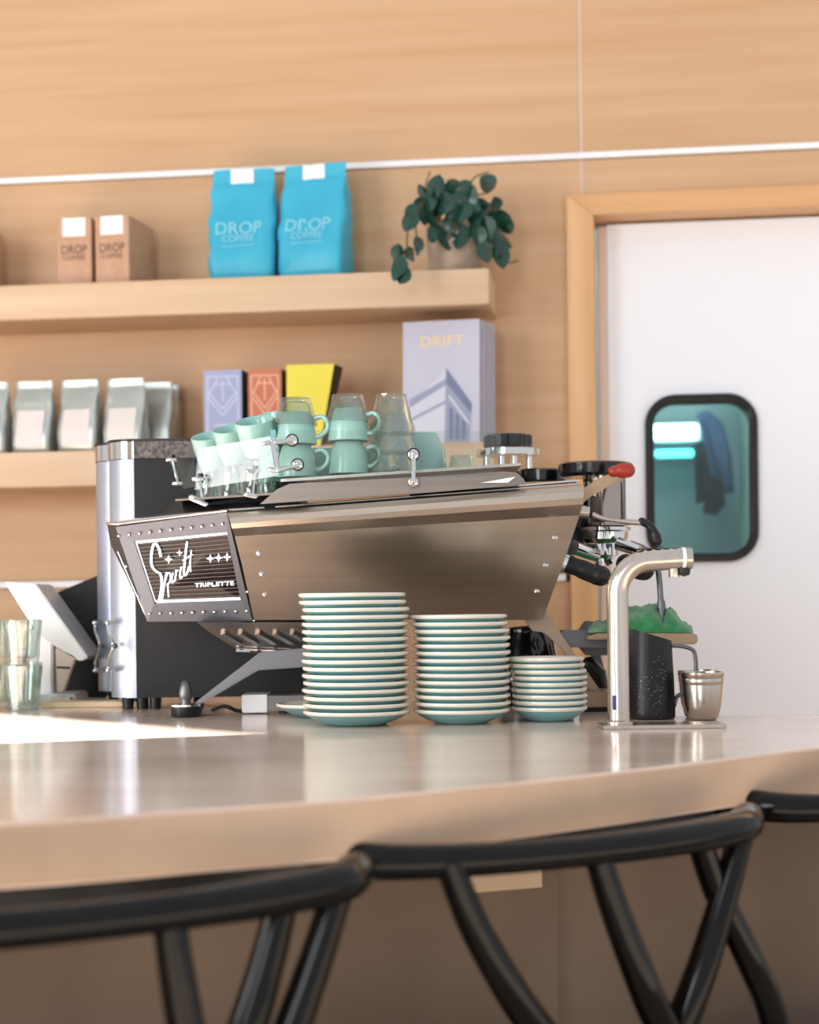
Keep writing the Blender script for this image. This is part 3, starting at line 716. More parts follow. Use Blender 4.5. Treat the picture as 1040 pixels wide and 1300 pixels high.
# script lettering, drawn as a pen stroke on the badge
def pen(pts, w0, name='script_lettering'):
    pp = cr([(x, y, 0) for x, y in pts], 6); mb = MB(); vs = []
    for i, p in enumerate(pp):
        t = (pp[min(i + 1, len(pp) - 1)] - pp[max(i - 1, 0)]).normalized(); nn_ = Vector((-t.y, t.x, 0)) * (w0 * (0.6 + 0.4 * abs(t.y)) / 2)
        vs += [B2(p.x - nn_.x, p.y - nn_.y, .0016), B2(p.x + nn_.x, p.y + nn_.y, .0016)]
    mb.add(vs, [(2 * i, 2 * i + 1, 2 * i + 3, 2 * i + 2) for i in range(len(pp) - 1)])
    return mb.build(name, M['badge_glow'], em, smooth=False)
def zc(x, y): return (140 + x * 200 / 1040.0, 640 + y * 160 / 832.0)
pen([zc(*q) for q in ((338, 345), (325, 290), (300, 255), (280, 300), (276, 390), (300, 435), (335, 460), (345, 520), (335, 600), (318, 655))], 3.0)
for w_, q in ((2.4, ((378, 448), (366, 500), (352, 580), (342, 655))), (1.8, ((368, 500), (384, 452), (402, 462), (400, 505), (376, 535))), (1.7, ((384, 520), (386, 570), (390, 612))),
              (2.0, ((418, 452), (410, 490), (414, 515), (428, 500))), (2.0, ((440, 430), (436, 470), (430, 508))), (1.6, ((434, 480), (444, 440), (458, 432))), (2.0, ((474, 410), (466, 450), (468, 488), (482, 474))),
              (2.6, ((512, 245), (502, 320), (494, 400), (490, 455), (500, 468), (516, 440), (528, 405))), (1.5, ((482, 372), (510, 352), (548, 330))), (1.5, ((540, 300), (532, 380), (536, 445)))):
    pen([zc(*p_) for p_ in q], w_)
def star(cx_, cy_, r_):
    pts = []
    for i in range(8):
        rr = r_ if i % 2 == 0 else r_ * 0.36; a = i * PI / 4
        pts.append((cx_ + rr * math.cos(a), cy_ + rr * math.sin(a) * 1.1))
    edge_poly(pts, .0016, M['badge_glow'], 'star')
for q, r_ in (((390, 362), 5.2), ((462, 318), 4.0), ((665, 357), 5.4), ((720, 352), 5.4), ((776, 347), 5.4)): star(*zc(*q), r_)
vs, fs = text_pts('TRIPLETTE', 9.0)
mb = MB(); 
xs = [v[0] for v in vs]; wx = max(xs) - min(xs)
mb.add([B2(273 + v[0] * 50 / wx, 741.5 - v[0] * 50 / wx * 0.055 - v[1] * 0.82, .0016) for v in vs], fs).build('capital_lettering', M['badge_glow'], em, smooth=False)
rv = MB().lathe([(0.0001, 0.0030), (0.0017, 0.0024), (0.0026, 0.0004), (0.0026, -0.001)], 10).mesh('rivet', [M['chrome']])
nb = (Q(0.5, 0.5, 1) - Q(0.5, 0.5, 0)).to_track_quat('Z', 'Y').to_euler()
riv = [zc(x, y) for x, y in [(70 + 68.5 * i, 200 - 7.8 * i) for i in range(11)] + [(272 + 71.2 * i, 715 - 2 * i) for i in range(10)] + [(120, 402), (198, 600), (918, 570)]]
for x, y in riv:
    o = bpy.data.objects.new('rivet', rv); COL.objects.link(o); o.parent = em; o.location = B2(x, y, 0.004) - Vector(em['_o']); o.rotation_euler = nb
# bevelled outer cheek left of the badge
c0, c1, c2 = P(136, 665, 2.50), P(140, 690, 2.515), P(187, 787, 2.515)
MB().solid([c0, P(150, 666.5, 2.462), P(189.5, 788, 2.502), c2, c1], [c0 + Vector((0.02, .03, 0)), P(152, 666.5, 2.50), P(191, 786, 2.53), c2 + Vector((.01, .02, 0)), c1 + Vector((0.02, .02, 0))]).build('end_cheek', M['black'], em)
MB().tube([P(136, 664.5, 2.498), P(150, 665, 2.46), P(289, 648, 2.352)], 0.0022, 8).build('top_edging', M['steel_light'], em)
MB().tube([P(150, 700, 2.49), P(188, 787.5, 2.505), P(323, 787.5, 2.448)], 0.0016, 8).build('lower_edging', M['chrome'], em)

# louvred tray under the body
u0 = [P(250, 790, 2.44), P(388, 790, 2.44), P(400, 829, 2.49), P(300, 824, 2.49), P(262, 800, 2.45)]
MB().solid(u0, [p + Vector((0.0, 0.03, 0.0)) for p in u0]).build('louvred_tray', M['steel_light'], em)
for i in range(5):
    x = 280 + i * 22
    MB().solid([P(x, 806, 2.452), P(x + 5, 805, 2.452), P(x + 28, 818, 2.470), P(x + 24, 821, 2.472)], [P(x, 806, 2.462), P(x + 5, 805, 2.462), P(x + 28, 818, 2.490), P(x + 24, 821, 2.492)]).build('louvre', M['chrome'], em)
MB().tube([P(300, 825, 2.485), P(400, 830, 2.485)], 0.003, 8).build('tray_edging', M['chrome'], em)

# legs
def slab(px, D, th, m, name, **k):
    A = [P(x, y, D) for x, y in px]; return MB().solid(A, [p + Vector((0, th, 0)) for p in A]).build(name, m, em, **k)
yf = 762 + (0.162 * F / 2.47) + 2
slab([(246, 893), (256, 893), (328, 851), (400, 846), (400, 822), (330, 828)], 2.44, 0.03, M['steel_dark'], 'leg', bevel=0.002)
slab([(666, 787), (676, 801), (690, 803), (712, 822), (742, 868), (772, 902), (780, 902), (692, 775), (680, 770)], 2.46, 0.012, M['leg_steel'], 'leg', bevel=0.001)
pf = P(756, 900, 2.46)
MB().box((P(756, 895, 2.44).x, 2.47, ZC + 0.018), (0.05, 0.10, 0.022)).build('foot_plate', M['foot_wood'], em, bevel=0.002)
MB().box((P(752, 900, 2.44).x, 2.47, ZC + 0.0035), (0.04, 0.08, 0.0065)).build('rubber_foot', M['black'], em)
MB().box((P(249, 900, 2.46).x, 2.457, ZC + 0.0085), (0.016, 0.02, 0.016)).build('rubber_foot', M['black'], em, bevel=0.002)

# cup tray and rail
def zt_at(X): return CAMZ + 0.172 + 0.053 * (X + 0.15)
xa, xb = -0.175, 0.155
tr_a = [Vector((xa, 2.345, zt_at(xa) - 0.006)), Vector((xb, 2.335, zt_at(xb) - 0.006)), Vector((xb, 2.70, zt_at(xb) - 0.006)), Vector((xa + .04, 2.70, zt_at(xa) - 0.006)), Vector((xa + .04, 2.53, zt_at(xa) - 0.006)), Vector((xa, 2.53, zt_at(xa) - 0.006))]
MB().solid(tr_a, [p + Vector((0, 0, 0.004)) for p in tr_a]).build('cup_tray', M['steel_light'], em)
zlo = CAMZ + 0.142
tl = [Vector((-0.325, 2.38, zlo)), Vector((-0.16, 2.34, zlo + 0.006)), Vector((-0.16, 2.545, zlo + 0.006)), Vector((-0.33, 2.555, zlo))]
MB().solid(tl, [p + Vector((0, 0, 0.003)) for p in tl]).build('lower_cup_tray', M['chrome'], em)
rp = [(330, 640), (352, 621), (368, 614), (560, 604), (640, 598.5), (656, 600), (665, 608), (668, 615), (560, 624), (400, 635)]
slab([(x, y) for x, y in rp], 2.325, 0.0025, M['plate_steel'], 'rail_plate')
dk = [Vector((-0.25, 2.36, ztl - 0.001)), Vector((0.225, 2.34, zt - 0.002)), Vector((0.225, 2.78, zt - 0.002)), Vector((-0.12, 2.78, ztl + 0.009))]
MB().solid(dk, [p + Vector((0, 0, 0.006)) for p in dk]).build('top_deck', M['gunmetal'], em)
# top deck plate tip at the left with its dark underside
tp = [P(150, 664, 2.47), P(206, 655, 2.48), P(218, 642, 2.50), P(246, 634, 2.52), P(250, 644, 2.50), P(330, 640, 2.40), P(336, 646, 2.37), P(289, 649, 2.365)]
MB().solid(tp, [p + Vector((0, 0, 0.003)) for p in tp]).build('deck_tip', M['steel_light'], em)
slab([(610, 613), (655, 605), (645, 613)], 2.32, 0.001, M['white_plastic'], 'sticker')

# bypass rods seen between the panel and the tray
MB().tube([P(520, 628, 2.38), P(600, 621, 2.38), P(665, 617, 2.38), P(735, 611, 2.38)], 0.0028, 8).build('rod', M['chrome'], em)
MB().tube([P(350, 645, 2.37), P(735, 616, 2.36)], 0.0035, 8).build('rod', M['steel_light'], em)

# glass guard around the cups
def pane(pts, name='glass_pane'):
    A = [Vector(p) for p in pts]; nrm = (A[1] - A[0]).cross(A[2] - A[0]).normalized() * 0.004
    if nrm.y < 0: nrm = -nrm
    return MB().solid(A, [p + nrm for p in A]).build(name, M['pane'], em, smooth=False)
GD = 2.318
pane([P(355, 612, GD), P(630, 603, GD), P(637, 590, GD), P(636, 553, GD), P(630, 548, GD), P(362, 546, GD)])
pane([P(247, 622, 2.390), P(352, 604, 2.334), P(352, 552, 2.337), P(252, 569, 2.392)])
pane([P(217, 570, 2.53), P(250, 563, 2.49), P(250, 617, 2.49), P(232, 621, 2.52)])
def clip(pairs, D, name='glass_clip'):
    mb = MB()
    for (x0, y0, x1, y1, r_) in pairs: mb.tube([P(x0, y0, D), P(x1, y1, D)], r_, 10, round_end=True)
    return mb
def washer(x, y, D, r_=0.0075):
    p = P(x, y, D)
    return MB().lathe([(r_, 0), (r_, 0.003), (r_ * .6, 0.0045), (0.0001, 0.005)], 20, tf=Matrix.Translation(p) @ Matrix.Rotation(PI / 2, 4, 'X'))
cl = clip([(346, 560, 353, 597, .0036), (353, 597, 378, 591, .0032), (349, 562, 371, 559, .0032), (336, 563, 350, 560, .0030), (343, 596, 354, 597, .003)], 2.308); cl.build('corner_clip', M['chrome'], em)
for q in ((371, 559), (378, 590)):
    washer(*q, 2.316, 0.0088).build('rubber_washer', M['black'], em); washer(*q, 2.311, 0.007).build('washer', M['chrome'], em)
MB().box(P(347, 551, 2.33), (0.007, 0.008, 0.011)).build('clip_pad', M['teal'], em); MB().box(P(357, 601, 2.33), (0.006, 0.008, 0.006)).build('clip_pad', M['teal'], em)
clip([(525, 580, 525, 611, .0032)], 2.308).build('front_clip', M['chrome'], em)
washer(525, 577, 2.316, 0.0088).build('rubber_washer', M['black'], em); washer(525, 577, 2.311, 0.007).build('washer', M['chrome'], em); washer(525, 612, 2.314, 0.0065).build('washer', M['chrome'], em)
for pr, D in (([(325, 599, 322, 628, .0026), (314, 598, 328, 598, .003), (313, 628, 325, 630, .004)], 2.352), ([(254, 609, 258, 634, .0026), (246, 608, 258, 608, .003), (243, 632, 262, 640, .0045)], 2.378), ([(219, 585, 226, 612, .0024), (213, 584, 222, 584, .0032), (221, 614, 230, 614, .0032)], 2.50)):
    clip(pr, D).build('side_clip', M['chrome'], em)
    x, y = pr[1][2] - 3, pr[1][3]
    MB().tube([P(x, y - 7, D + .002), P(x, y + 5, D + .002)], 0.004, 8).build('clip_pad', M['black'], em)

# pressure gauge style knob on top and group caps
def tfm(p): return Matrix.Translation(p)
def knob(px, pyb, D, prof, m, name, n=40, **k):
    p = P(px, pyb, D); return MB().lathe(prof, n, tf=tfm(p)).build(name, m, em, **k)
D1 = 2.62; s1 = D1 / F
knob(645, 579, D1, [(.001, 0), (40 * s1, 0), (40 * s1, 8 * s1), (30 * s1, 8 * s1), (28 * s1, 9 * s1), (.001, 9 * s1)], M['chrome'], 'knob_plate')
for dx in (-27, -8, 8, 27): knob(645 + dx, 606, D1 - (.02 if abs(dx) < 10 else 0), [(.001, 0), (4.5 * s1, 0), (4.5 * s1, 27 * s1), (.001, 27 * s1)], M['chrome'], 'knob_post', 14)
kb = MB(); pts = []
kk = 48; vs = []
for zi, rr in ((0, 29), (2, 31), (14, 31), (16, 29)):
    for i in range(kk): r_ = (rr - (1.3 if i % 2 else 0)) * s1; a = 2 * PI * i / kk; vs.append((r_ * math.cos(a), r_ * math.sin(a), zi * s1))
fs = [(k * kk + i, k * kk + (i + 1) % kk, (k + 1) * kk + (i + 1) % kk, (k + 1) * kk + i) for k in range(3) for i in range(kk)] + [tuple(range(kk - 1, -1, -1)), tuple(3 * kk + i for i in range(kk))]
kb.add(vs, fs, 0, tfm(P(645, 568.5, D1))).build('ridged_knob', M['black_gloss'], em, smooth=False)
D2 = 2.60; s2 = D2 / F
knob(688, 613, D2, [(.001, 0), (29 * s2, 0), (31 * s2, 2 * s2), (31 * s2, 15 * s2), (28 * s2, 17 * s2), (.001, 18 * s2)], M['black_gloss'], 'group_cap')
D3 = 2.50; s3 = D3 / F
knob(756, 606, D3, [(.001, 0), (42 * s3, 0), (46 * s3, 4 * s3), (47 * s3, 16 * s3), (44 * s3, 18 * s3), (.001, 22 * s3)], M['black_gloss'], 'group_cap')
knob(757, 604, D3, [(46.5 * s3, 17 * s3), (47.5 * s3, 18 * s3), (46.5 * s3, 19 * s3), (45 * s3, 18.5 * s3)], M['chrome'], 'cap_ring', cap=None) if False else None
gx = 768
knob(gx, 668, D3, [(.001, 0), (30 * s3, 0), (30 * s3, 4 * s3), (27 * s3, 8 * s3), (27 * s3, 62 * s3), (.001, 62 * s3)], M['cylinder'], 'group_cylinder')
for dx in (-20, -4, 10, 24):
    p = P(gx + dx, 664, D3 - 0.030 + abs(dx) * .0004)
    MB().tube([p, p + Vector((0, 0, 52 * s3))], 2.2 * s3, 8).build('group_fin', M['steel_dark'], em)
knob(765, 690, D3, [(.001, 0), (26 * s3, 0), (32 * s3, 5 * s3), (33 * s3, 14 * s3), (36 * s3, 16 * s3), (36 * s3, 20 * s3), (26 * s3, 22 * s3), (.001, 22 * s3)], M['chrome'], 'group_head')
knob(763, 709, D3, [(.001, 0), (17 * s3, 0), (22 * s3, 4 * s3), (23 * s3, 18 * s3), (.001, 19 * s3)], M['chrome'], 'filter_basket')
MB().tube([P(760, 702, D3), P(762, 716, D3), P(757, 724, D3)], 0.007, 10).build('spout', M['chrome'], em)
MB().tube([P(768, 702, D3), P(776, 716, D3)], 0.007, 10).build('spout', M['chrome'], em)
# far group joined to the body
MB().solid([P(690, 640, 2.5), P(745, 640, 2.5), P(735, 700, 2.5), P(690, 720, 2.5)], [P(690, 640, 2.66), P(765, 640, 2.66), P(750, 700, 2.66), P(690, 720, 2.66)]).build('group_mount', M['gunmetal'], em, bevel=0.004)
# portafilter with a black handle, and the further one
h = MB().tube(cr([P(720, 716, 2.40), P(735, 721, 2.40), P(752, 728, 2.40), P(763, 731, 2.40)], 5), [0.0125] * 6 + [0.0135] * 6 + [0.0145] * 4, 18, round_end=True)
pfh = h.build('portafilter_handle', M['black'], em)
MB().tube([P(714, 713.5, 2.40), P(719, 715.5, 2.40)], 0.0145, 18).build('handle_ring', M['chrome'], em)
MB().tube([P(728, 695, 2.43), P(757, 706, 2.46)], [0.011, 0.009], 14).build('portafilter_neck', M['chrome'], em)
MB().tube([P(785, 690, 2.46), P(812, 700, 2.44)], [0.010, 0.008], 14).build('portafilter_neck', M['chrome'], em)
MB().tube(cr([P(795, 716, 2.42), P(812, 723, 2.42), P(818, 724, 2.42)], 5), 0.0145, 16, round_end=True).build('portafilter_handle', M['black'], em)
# paddle with red tip
pd = [(739, 640), (748, 632), (797, 604), (799, 596), (792, 594), (760, 607), (738, 622)]
slab(pd, 2.37, 0.006, M['foot_wood'], 'brew_paddle', bevel=0.001)
MB().tube([P(779, 598.5, 2.37), P(786, 597, 2.37)], 0.008, 14, round_end=True).build('paddle_tip', M['red'], em)
MB().tube([P(789, 597.5, 2.37), P(797, 597, 2.37)], 0.0105, 14, round_end=True).build('paddle_tip', M['red'], em)
# steam lever
MB().tube([P(735, 649, 2.36), P(748, 650.5, 2.36)], 0.0088, 18).build('lever_hub', M['steel_light'], em)
MB().tube([P(748, 651, 2.36), P(752, 652, 2.36)], 0.0066, 16).build('lever_collar', M['black'], em)
MB().tube(cr([P(751, 652, 2.36), P(765, 658, 2.36), P(790, 662, 2.36), P(816, 664, 2.36)], 4), [0.0035] * 5 + [0.0030] * 4 + [0.004] * 4, 12).build('lever_rod', M['steel_light'], em)
MB().tube(cr([P(815, 662, 2.36), P(824, 667, 2.36), P(831, 677, 2.36), P(834, 687, 2.36)], 5), [0.0055] * 6 + [0.0065] * 5 + [0.0075] * 5, 14, round_end=True).build('lever_grip', M['black'], em)
# steam wand
MB().tube(cr([P(800, 690, 2.46), P(822, 700, 2.46), P(835, 722, 2.46), P(839, 760, 2.46), P(841, 785, 2.46)], 5), [0.005] * 10 + [0.0042] * 6 + [0.0062] * 5, 12).build('steam_wand', M['steel_dark'], em)
# drip tray arm holding the towel
sl_ = [(745, 808), (760, 804), (884, 804), (887, 810), (885, 818), (850, 819), (800, 812), (745, 812)]
slab(sl_, 2.42, 0.12, M['foot_wood'], 'drip_tray', bevel=0.002)
slab([(712, 800), (775, 800), (775, 822), (712, 822)], 2.47, 0.03, M['steel_dark'], 'tray_bracket', bevel=0.002)

# ------------------------------------------------------------------ towel
def towel():
    nu, nv = 90, 30; vs = []
    prof = [(745, 801), (752, 795), (765, 788), (778, 783), (795, 777), (815, 772), (828, 770), (836, 772), (842, 781), (850, 772), (858, 775), (866, 785), (872, 789), (879, 796), (881, 803)]
    def top(x):
        for (a, b2), (c, d) in zip(prof, prof[1:]):
            if a <= x <= c: return b2 + (d - b2) * (x - a) / (c - a)
        return 803
    for j in range(nv + 1):
        v = j / nv
        for i in range(nu + 1):
            x = 747 + (880 - 747) * i / nu
            D = 2.425 + 0.11 * v
            hgt = math.sin(PI * min(1, max(0, v * 1.0))) ** 0.55
            y = 803.5 - (803.5 - top(x)) * hgt * 1.22
            p = P(x, y, D)
            nz = noise.noise(Vector((x * 0.04, v * 2.4, 0.5))) * 0.006 + (0.5 - abs(noise.noise(Vector((x * 0.045 + v * 1.5, v * 1.8, 4.0))))) * 0.010 + noise.noise(Vector((x * 0.16, v * 7, 2.0))) * 0.0025 - 0.003
            if 0 < j < nv: p.z += (nz - .003) * (0.4 + hgt) * (0.3 + min(1, (803 - top(x)) / 20)); p.y += nz * 0.9
            base = P(x, 804, D).z + 0.0008
            p.z = max(p.z, base)
            vs.append(p)
    fs = [(j * (nu + 1) + i, j * (nu + 1) + i + 1, (j + 1) * (nu + 1) + i + 1, (j + 1) * (nu + 1) + i) for j in range(nv) for i in range(nu)]
    # closed underside
    n0 = len(vs)
    vs += [Vector((v_.x, v_.y, P(812, 804, 2.45).z + 0.0004)) for v_ in vs]
    fs += [tuple(n0 + k for k in reversed(f)) for f in fs]
    o = MB().add(vs, fs).build('towel', M['towel'], loc=tuple(P(812, 804, 2.47)), angle=180)
    return tag(o, 'crumpled green microfibre towel lying on the drip tray arm', 'towel')
towel()

# ------------------------------------------------------------------ cups and glasses on the machine
def cup_body(rim=0.0285, foot=0.019, h_=0.045, inv=True):
    pr = [(foot * 0.6, h_ - 0.002), (foot * .85, h_), (foot, h_), (foot * 1.1, h_ * 0.93), (rim * 0.90, h_ * 0.6), (rim * 0.95, h_ * 0.3), (rim, 0.001), (rim - 0.001, 0.0), (rim - 0.0025, 0.001), (rim * 0.95 - 0.003, h_ * 0.3), (rim * 0.9 - 0.003, h_ * 0.6), (foot * .9, h_ * 0.88), (0.0005, h_ * 0.9)]
    pr = [(0.0005, h_ - 0.002)] + pr
    if not inv: pr = [(r_, h_ - z) for r_, z in pr]
    return MB().lathe(pr, 36)
def handle(rim, h_, inv=True):
    pts = [(rim * 0.90, 0.80), (rim + 0.008, 0.84), (rim + 0.0155, 0.66), (rim + 0.014, 0.42), (rim + 0.004, 0.24), (rim * 0.93, 0.24)]
    pp = cr([(x, 0, (z if inv else 1 - z) * h_) for x, z in pts], 5)
    return MB().tube(pp, 0.0035, 10)
def make_cup(name, label, group, rim=0.0285, foot=0.019, h_=0.045, inv=True):
    t = thing(name, label, 'cup', group=group)
    local(cup_body(rim, foot, h_, inv), 'bowl', M['mint'], t, angle=50); local(handle(rim, h_, inv), 'handle', M['mint'], t)
    return t
G1 = 'mint cups stacked upside down at the front of the machine top'
stk = [(379, 2.375), (445, 2.375)]
first = None
for si, (px, D) in enumerate(stk):
    for k in range(2):
        lab = ('%s mint cup of the %s upside-down stack behind the front glass' % (('lower', 'upper')[k], ('left', 'right')[si]))
        if first is None: first = make_cup('mint_cup', lab, G1); c = first
        else: c = copy_tree(first)
        X = (px - 520) * D / F
        place(c, (X, D, zt_at(X) + 0.0005 + 0.046 * k), -0.15, lab)
def tumbler_mb(r0, r1, h_, facets=9):
    """upside-down faceted tumbler: rim radius r0 at the bottom, base radius r1 at the top"""
    n = facets * 4; vs = []; fs = []
    prof = [(r0 - 0.0018, 0.0, 0), (r0, 0.0006, 0), (r0 - (r0 - r1) * 0.18, h_ * 0.22, 0), (r0 - (r0 - r1) * 0.3, h_ * 0.30, 1), (r1 * 1.06, h_ * 0.85, 1), (r1, h_, 0.4), (r1 * 0.5, h_ * 0.985, 0), (0.0004, h_ * 0.98, 0)]
    inn = [(0.0004, h_ * 0.88, 0), (r1 * 0.7, h_ * 0.87, 0), (r1 * 0.88, h_ * 0.8, 0), (r0 - (r0 - r1) * 0.3 - 0.0026, h_ * 0.30, 0), (r0 - 0.0022, 0.0012, 0)]
    pr = prof + inn
    for r_, z, f in pr:
        for i in range(n):
            a = 2 * PI * i / n; k = (i % 4 - 2) / 2.0
            rr = r_ * (1 - f * 0.055 * (1 - abs(k)))
            vs.append((rr * math.cos(a), rr * math.sin(a), z))
    m_ = len(pr)
    for k in range(m_):
        k2 = (k + 1) % m_
        for i in range(n): fs.append((k * n + i, k * n + (i + 1) % n, k2 * n + (i + 1) % n, k2 * n + i))
    return MB().add(vs, fs)
def tumbler(name, r0, r1, h_, loc, label, group, mesh=None, rot=(0, 0, 0)):
    me = mesh or tumbler_mb(r0, r1, h_).mesh(name, [M['tumbler']], angle=22)
    o = bpy.data.objects.new(name, me); COL.objects.link(o); o.location = loc; o.rotation_euler = rot
    tag(o, label, 'glass', group); return o
G2 = 'faceted glasses upside down on the machine top'
tm = tumbler_mb(0.0305, 0.0215, 0.038).mesh('tumbler', [M['tumbler']], angle=22)
for (px, D), w_ in zip(stk, ('left', 'right')):
    X = (px - 521) * D / F
    tumbler('glass_tumbler', 0, 0, 0, (X, D, zt_at(X) + 0.0005 + 0.046 + 0.0265), 'faceted glass upended over the top cup of the %s cup stack' % w_, G2, tm)
tm2 = tumbler_mb(0.0345, 0.0215, 0.055).mesh('tumbler', [M['tumbler']], angle=22)
for k, w_ in enumerate(('bottom', 'middle', 'top')):
    X = (500 - 520) * 2.385 / F
    tumbler('glass_tumbler', 0, 0, 0, (X, 2.385, zt_at(X) + 0.0005 + 0.0265 * k), '%s glass of the three nested upside-down beside the cup stacks' % w_, G2, tm2, (0, 0, .2 * k))
c = make_cup('latte_cup', 'large mint cup upside down behind the nested glasses', None, 0.037, 0.022, 0.060); X = (538 - 520) * 2.48 / F
place(c, (X, 2.475, zt_at(X) + 0.0005), 2.4, c['label'])
tm3 = tumbler_mb(0.020, 0.016, 0.022).mesh('tumbler', [M['tumbler']], angle=22)
X = (588 - 520) * 2.45 / F; tumbler('glass_tumbler', 0, 0, 0, (X, 2.45, zt_at(X) + 0.0005), 'short small glass alone at right of the cup tray', None, tm3)
# more cups further back on the tray
for (px, D, w_) in ((412, 2.455, 'left'), (473, 2.465, 'right')):
    X = (px - 520) * D / F
    place(copy_tree(first), (X, D, zt_at(X) + 0.0005), -0.15, 'mint cup in second row behind the %s front cup stack' % w_)
# left row: upended small glasses carrying tilted mint cups
G3 = 'small glasses upside down along the left of the machine top'; G4 = 'mint cups lying tilted along the left glass pane'
tm4 = tumbler_mb(0.0275, 0.022, 0.046).mesh('tumbler', [M['tumbler']], angle=22)
row = [(272, 2.510), (300, 2.452), (329, 2.392)]
names = ['hindmost', 'middle', 'foremost']
cup2 = None
for i, (px, D) in enumerate(row):
    X = (px - 520) * D / F
    z0 = zlo + 0.0035 + 0.006 * max(0, min(1, (X + .325) / .165)) * 1.0 + 0.0006
    tumbler('small_glass', 0, 0, 0, (X, D, z0), '%s small glass upended behind the slanting left pane' % names[i], G3, tm4)
    lab = '%s mint cup tipped on the glasses along the left pane' % names[i]
    if cup2 is None: cup2 = make_cup('tilted_cup', lab, G4, 0.0280, 0.019, 0.050, inv=False); c = cup2
    else: c = copy_tree(cup2)
    place(c, (X + 0.004, D, z0 + 0.0505), 2.2, lab); c.rotation_mode = 'ZYX'; c.rotation_euler = (0.34, -0.12, 0.6); c.location.z = z0 + 0.050 + 0.003 * i
    c.location.z += 0.0
X = (352 - 520) * 2.455 / F
c = place(copy_tree(cup2), (X, 2.455, zt_at(X) + 0.048), 2.4, 'mint cup tipped highest, beside the left glass-topped cup stack'); c.rotation_mode = 'ZYX'; c.rotation_euler = (0.40, -0.25, 0.6)
c = place(copy_tree(first), (X, 2.455, zt_at(X) + 0.0005), -0.4, 'mint cup upside down under the highest tipped cup')

# ================================================================== SAUCERS
def saucer_mesh(R):
    k = R / 0.07
    pr = [(0.0005, 0.0022), (0.030, 0.0018), (0.034, 0.0), (0.0375, 0.0), (0.042, 0.0022), (0.053, 0.0062), (0.0625, 0.0112), (0.0675, 0.0142), (0.0696, 0.0153), (0.0702, 0.0173), (0.0692, 0.0192), (0.0665, 0.0190), (0.058, 0.0142), (0.045, 0.0082), (0.035, 0.0060), (0.0005, 0.0056)]
    pr = [(r_ * k, z) for r_, z in pr]
    mats = [0] * 7 + [1] * 8
    return MB().lathe(pr, 56, mats=mats).mesh('saucer', [M['teal'], M['cream']], angle=60)
def ordinal(k, n):
    if k == 0: return 'lowest'
    if k == n - 1: return 'topmost'
    W = ['', 'second', 'third', 'fourth', 'fifth', 'sixth', 'seventh', 'eighth', 'ninth']
    if k < 9 and k <= n // 2: return W[k] + ' from bottom'
    return W[n - 1 - k] + ' from top'
def stack(px, D, R, n, pitch, desc, group):
    me = saucer_mesh(R); x0 = (px - 520) * D / F
    for k in range(n):
        o = bpy.data.objects.new('saucer', me); COL.objects.link(o)
        j = 0.0012 if k < n - 2 else -0.002
        o.location = (x0 + random.uniform(-0.0009, 0.0009) + j, D + random.uniform(-0.0008, 0.0008), ZC + 0.0003 + pitch * k); o.rotation_euler = (0, 0, random.uniform(0, 6))
        lab = ('cream-rimmed teal saucer, %s in the %s' % (ordinal(k, n), desc))
        tag(o, lab, 'saucer', group)
stack(450, 2.235, 0.0705, 17, 0.00955, 'tallest left stack of seventeen', 'saucers in the tallest stack')
stack(584, 2.245, 0.0640, 14, 0.00945, 'middle stack of fourteen', 'saucers in the middle stack')
stack(695, 2.265, 0.0498, 9, 0.00815, 'short right stack of nine', 'saucers in the short stack')
o = bpy.data.objects.new('saucer', saucer_mesh(0.0695)); COL.objects.link(o); o.location = ((412 - 520) * 2.40 / F, 2.40, ZC + 0.0003); tag(o, 'single teal saucer peeking out behind the tallest stack', 'saucer')

# rings of steel standing behind the short stack
D = 2.40; X = (711 - 520) * D / F
for k in range(4):
    t = MB().lathe([(0.027, 0), (0.0285, 0.001), (0.0285, 0.0045), (0.0275, 0.0055), (0.0285, 0.0065), (0.0285, 0.0185), (0.0265, 0.0185), (0.026, 0.001)], 40)
    # closed ring
    o = t.build('steel_tin', M['chrome'], loc=(0, 0, 0)); o.location = (X, D, ZC + 0.0003 + 0.0187 * k)
    tag(o, 'round shiny steel ring, %s of the pile behind the short saucer stack' % ('lowest', 'second lowest', 'second highest', 'topmost')[k], 'steel ring', 'steel rings piled behind the short saucer stack')

# ================================================================== TAP
tp_ = P(786, 924, 2.125); tx, ty = tp_.x, 2.125; sT = 2.125 / F
tap = thing('water_tap', 'brushed steel counter tap bending over to the right', 'tap', (tx, ty, ZC))
r_ = 13.8 * sT
zt_ = 212 * sT
L_ = Vector((1, 0, 0.018))
pts = [Vector((0, 0, 0.0052)), Vector((0, 0, 0.10)), Vector((0, 0, zt_ - 42 * sT))]
for i in range(1, 11):
    a = PI / 2 * i / 10; pts.append(Vector((42 * sT * (1 - math.cos(a)), 0, zt_ - 42 * sT + 42 * sT * math.sin(a))))
pts.append(Vector((82 * sT, 0, zt_ + 0.002)))
local(MB().tube(pts, r_, 28), 'pipe', M['tap_steel'], tap, angle=50)
local(MB().tube([Vector((82 * sT, 0, zt_ + .002)), Vector((86.5 * sT, 0, zt_ + .002))], r_ * 1.03, 28), 'light_ring', M['white_strip'], tap)
local(MB().tube([Vector((86.6 * sT, 0, zt_ + .002)), Vector((95 * sT, 0, zt_ + .002))], r_ * 1.02, 28), 'end_cap', M['steel_light'], tap, bevel=0.0008)
local(MB().lathe([(.001, 0), (6.5 * sT, 0), (6.8 * sT, 1 * sT), (6.8 * sT, 13 * sT), (.001, 13 * sT)], 20, tf=Matrix.Translation((72 * sT, 0, zt_ - r_ - 8 * sT))), 'nozzle', M['tap_steel'], tap)
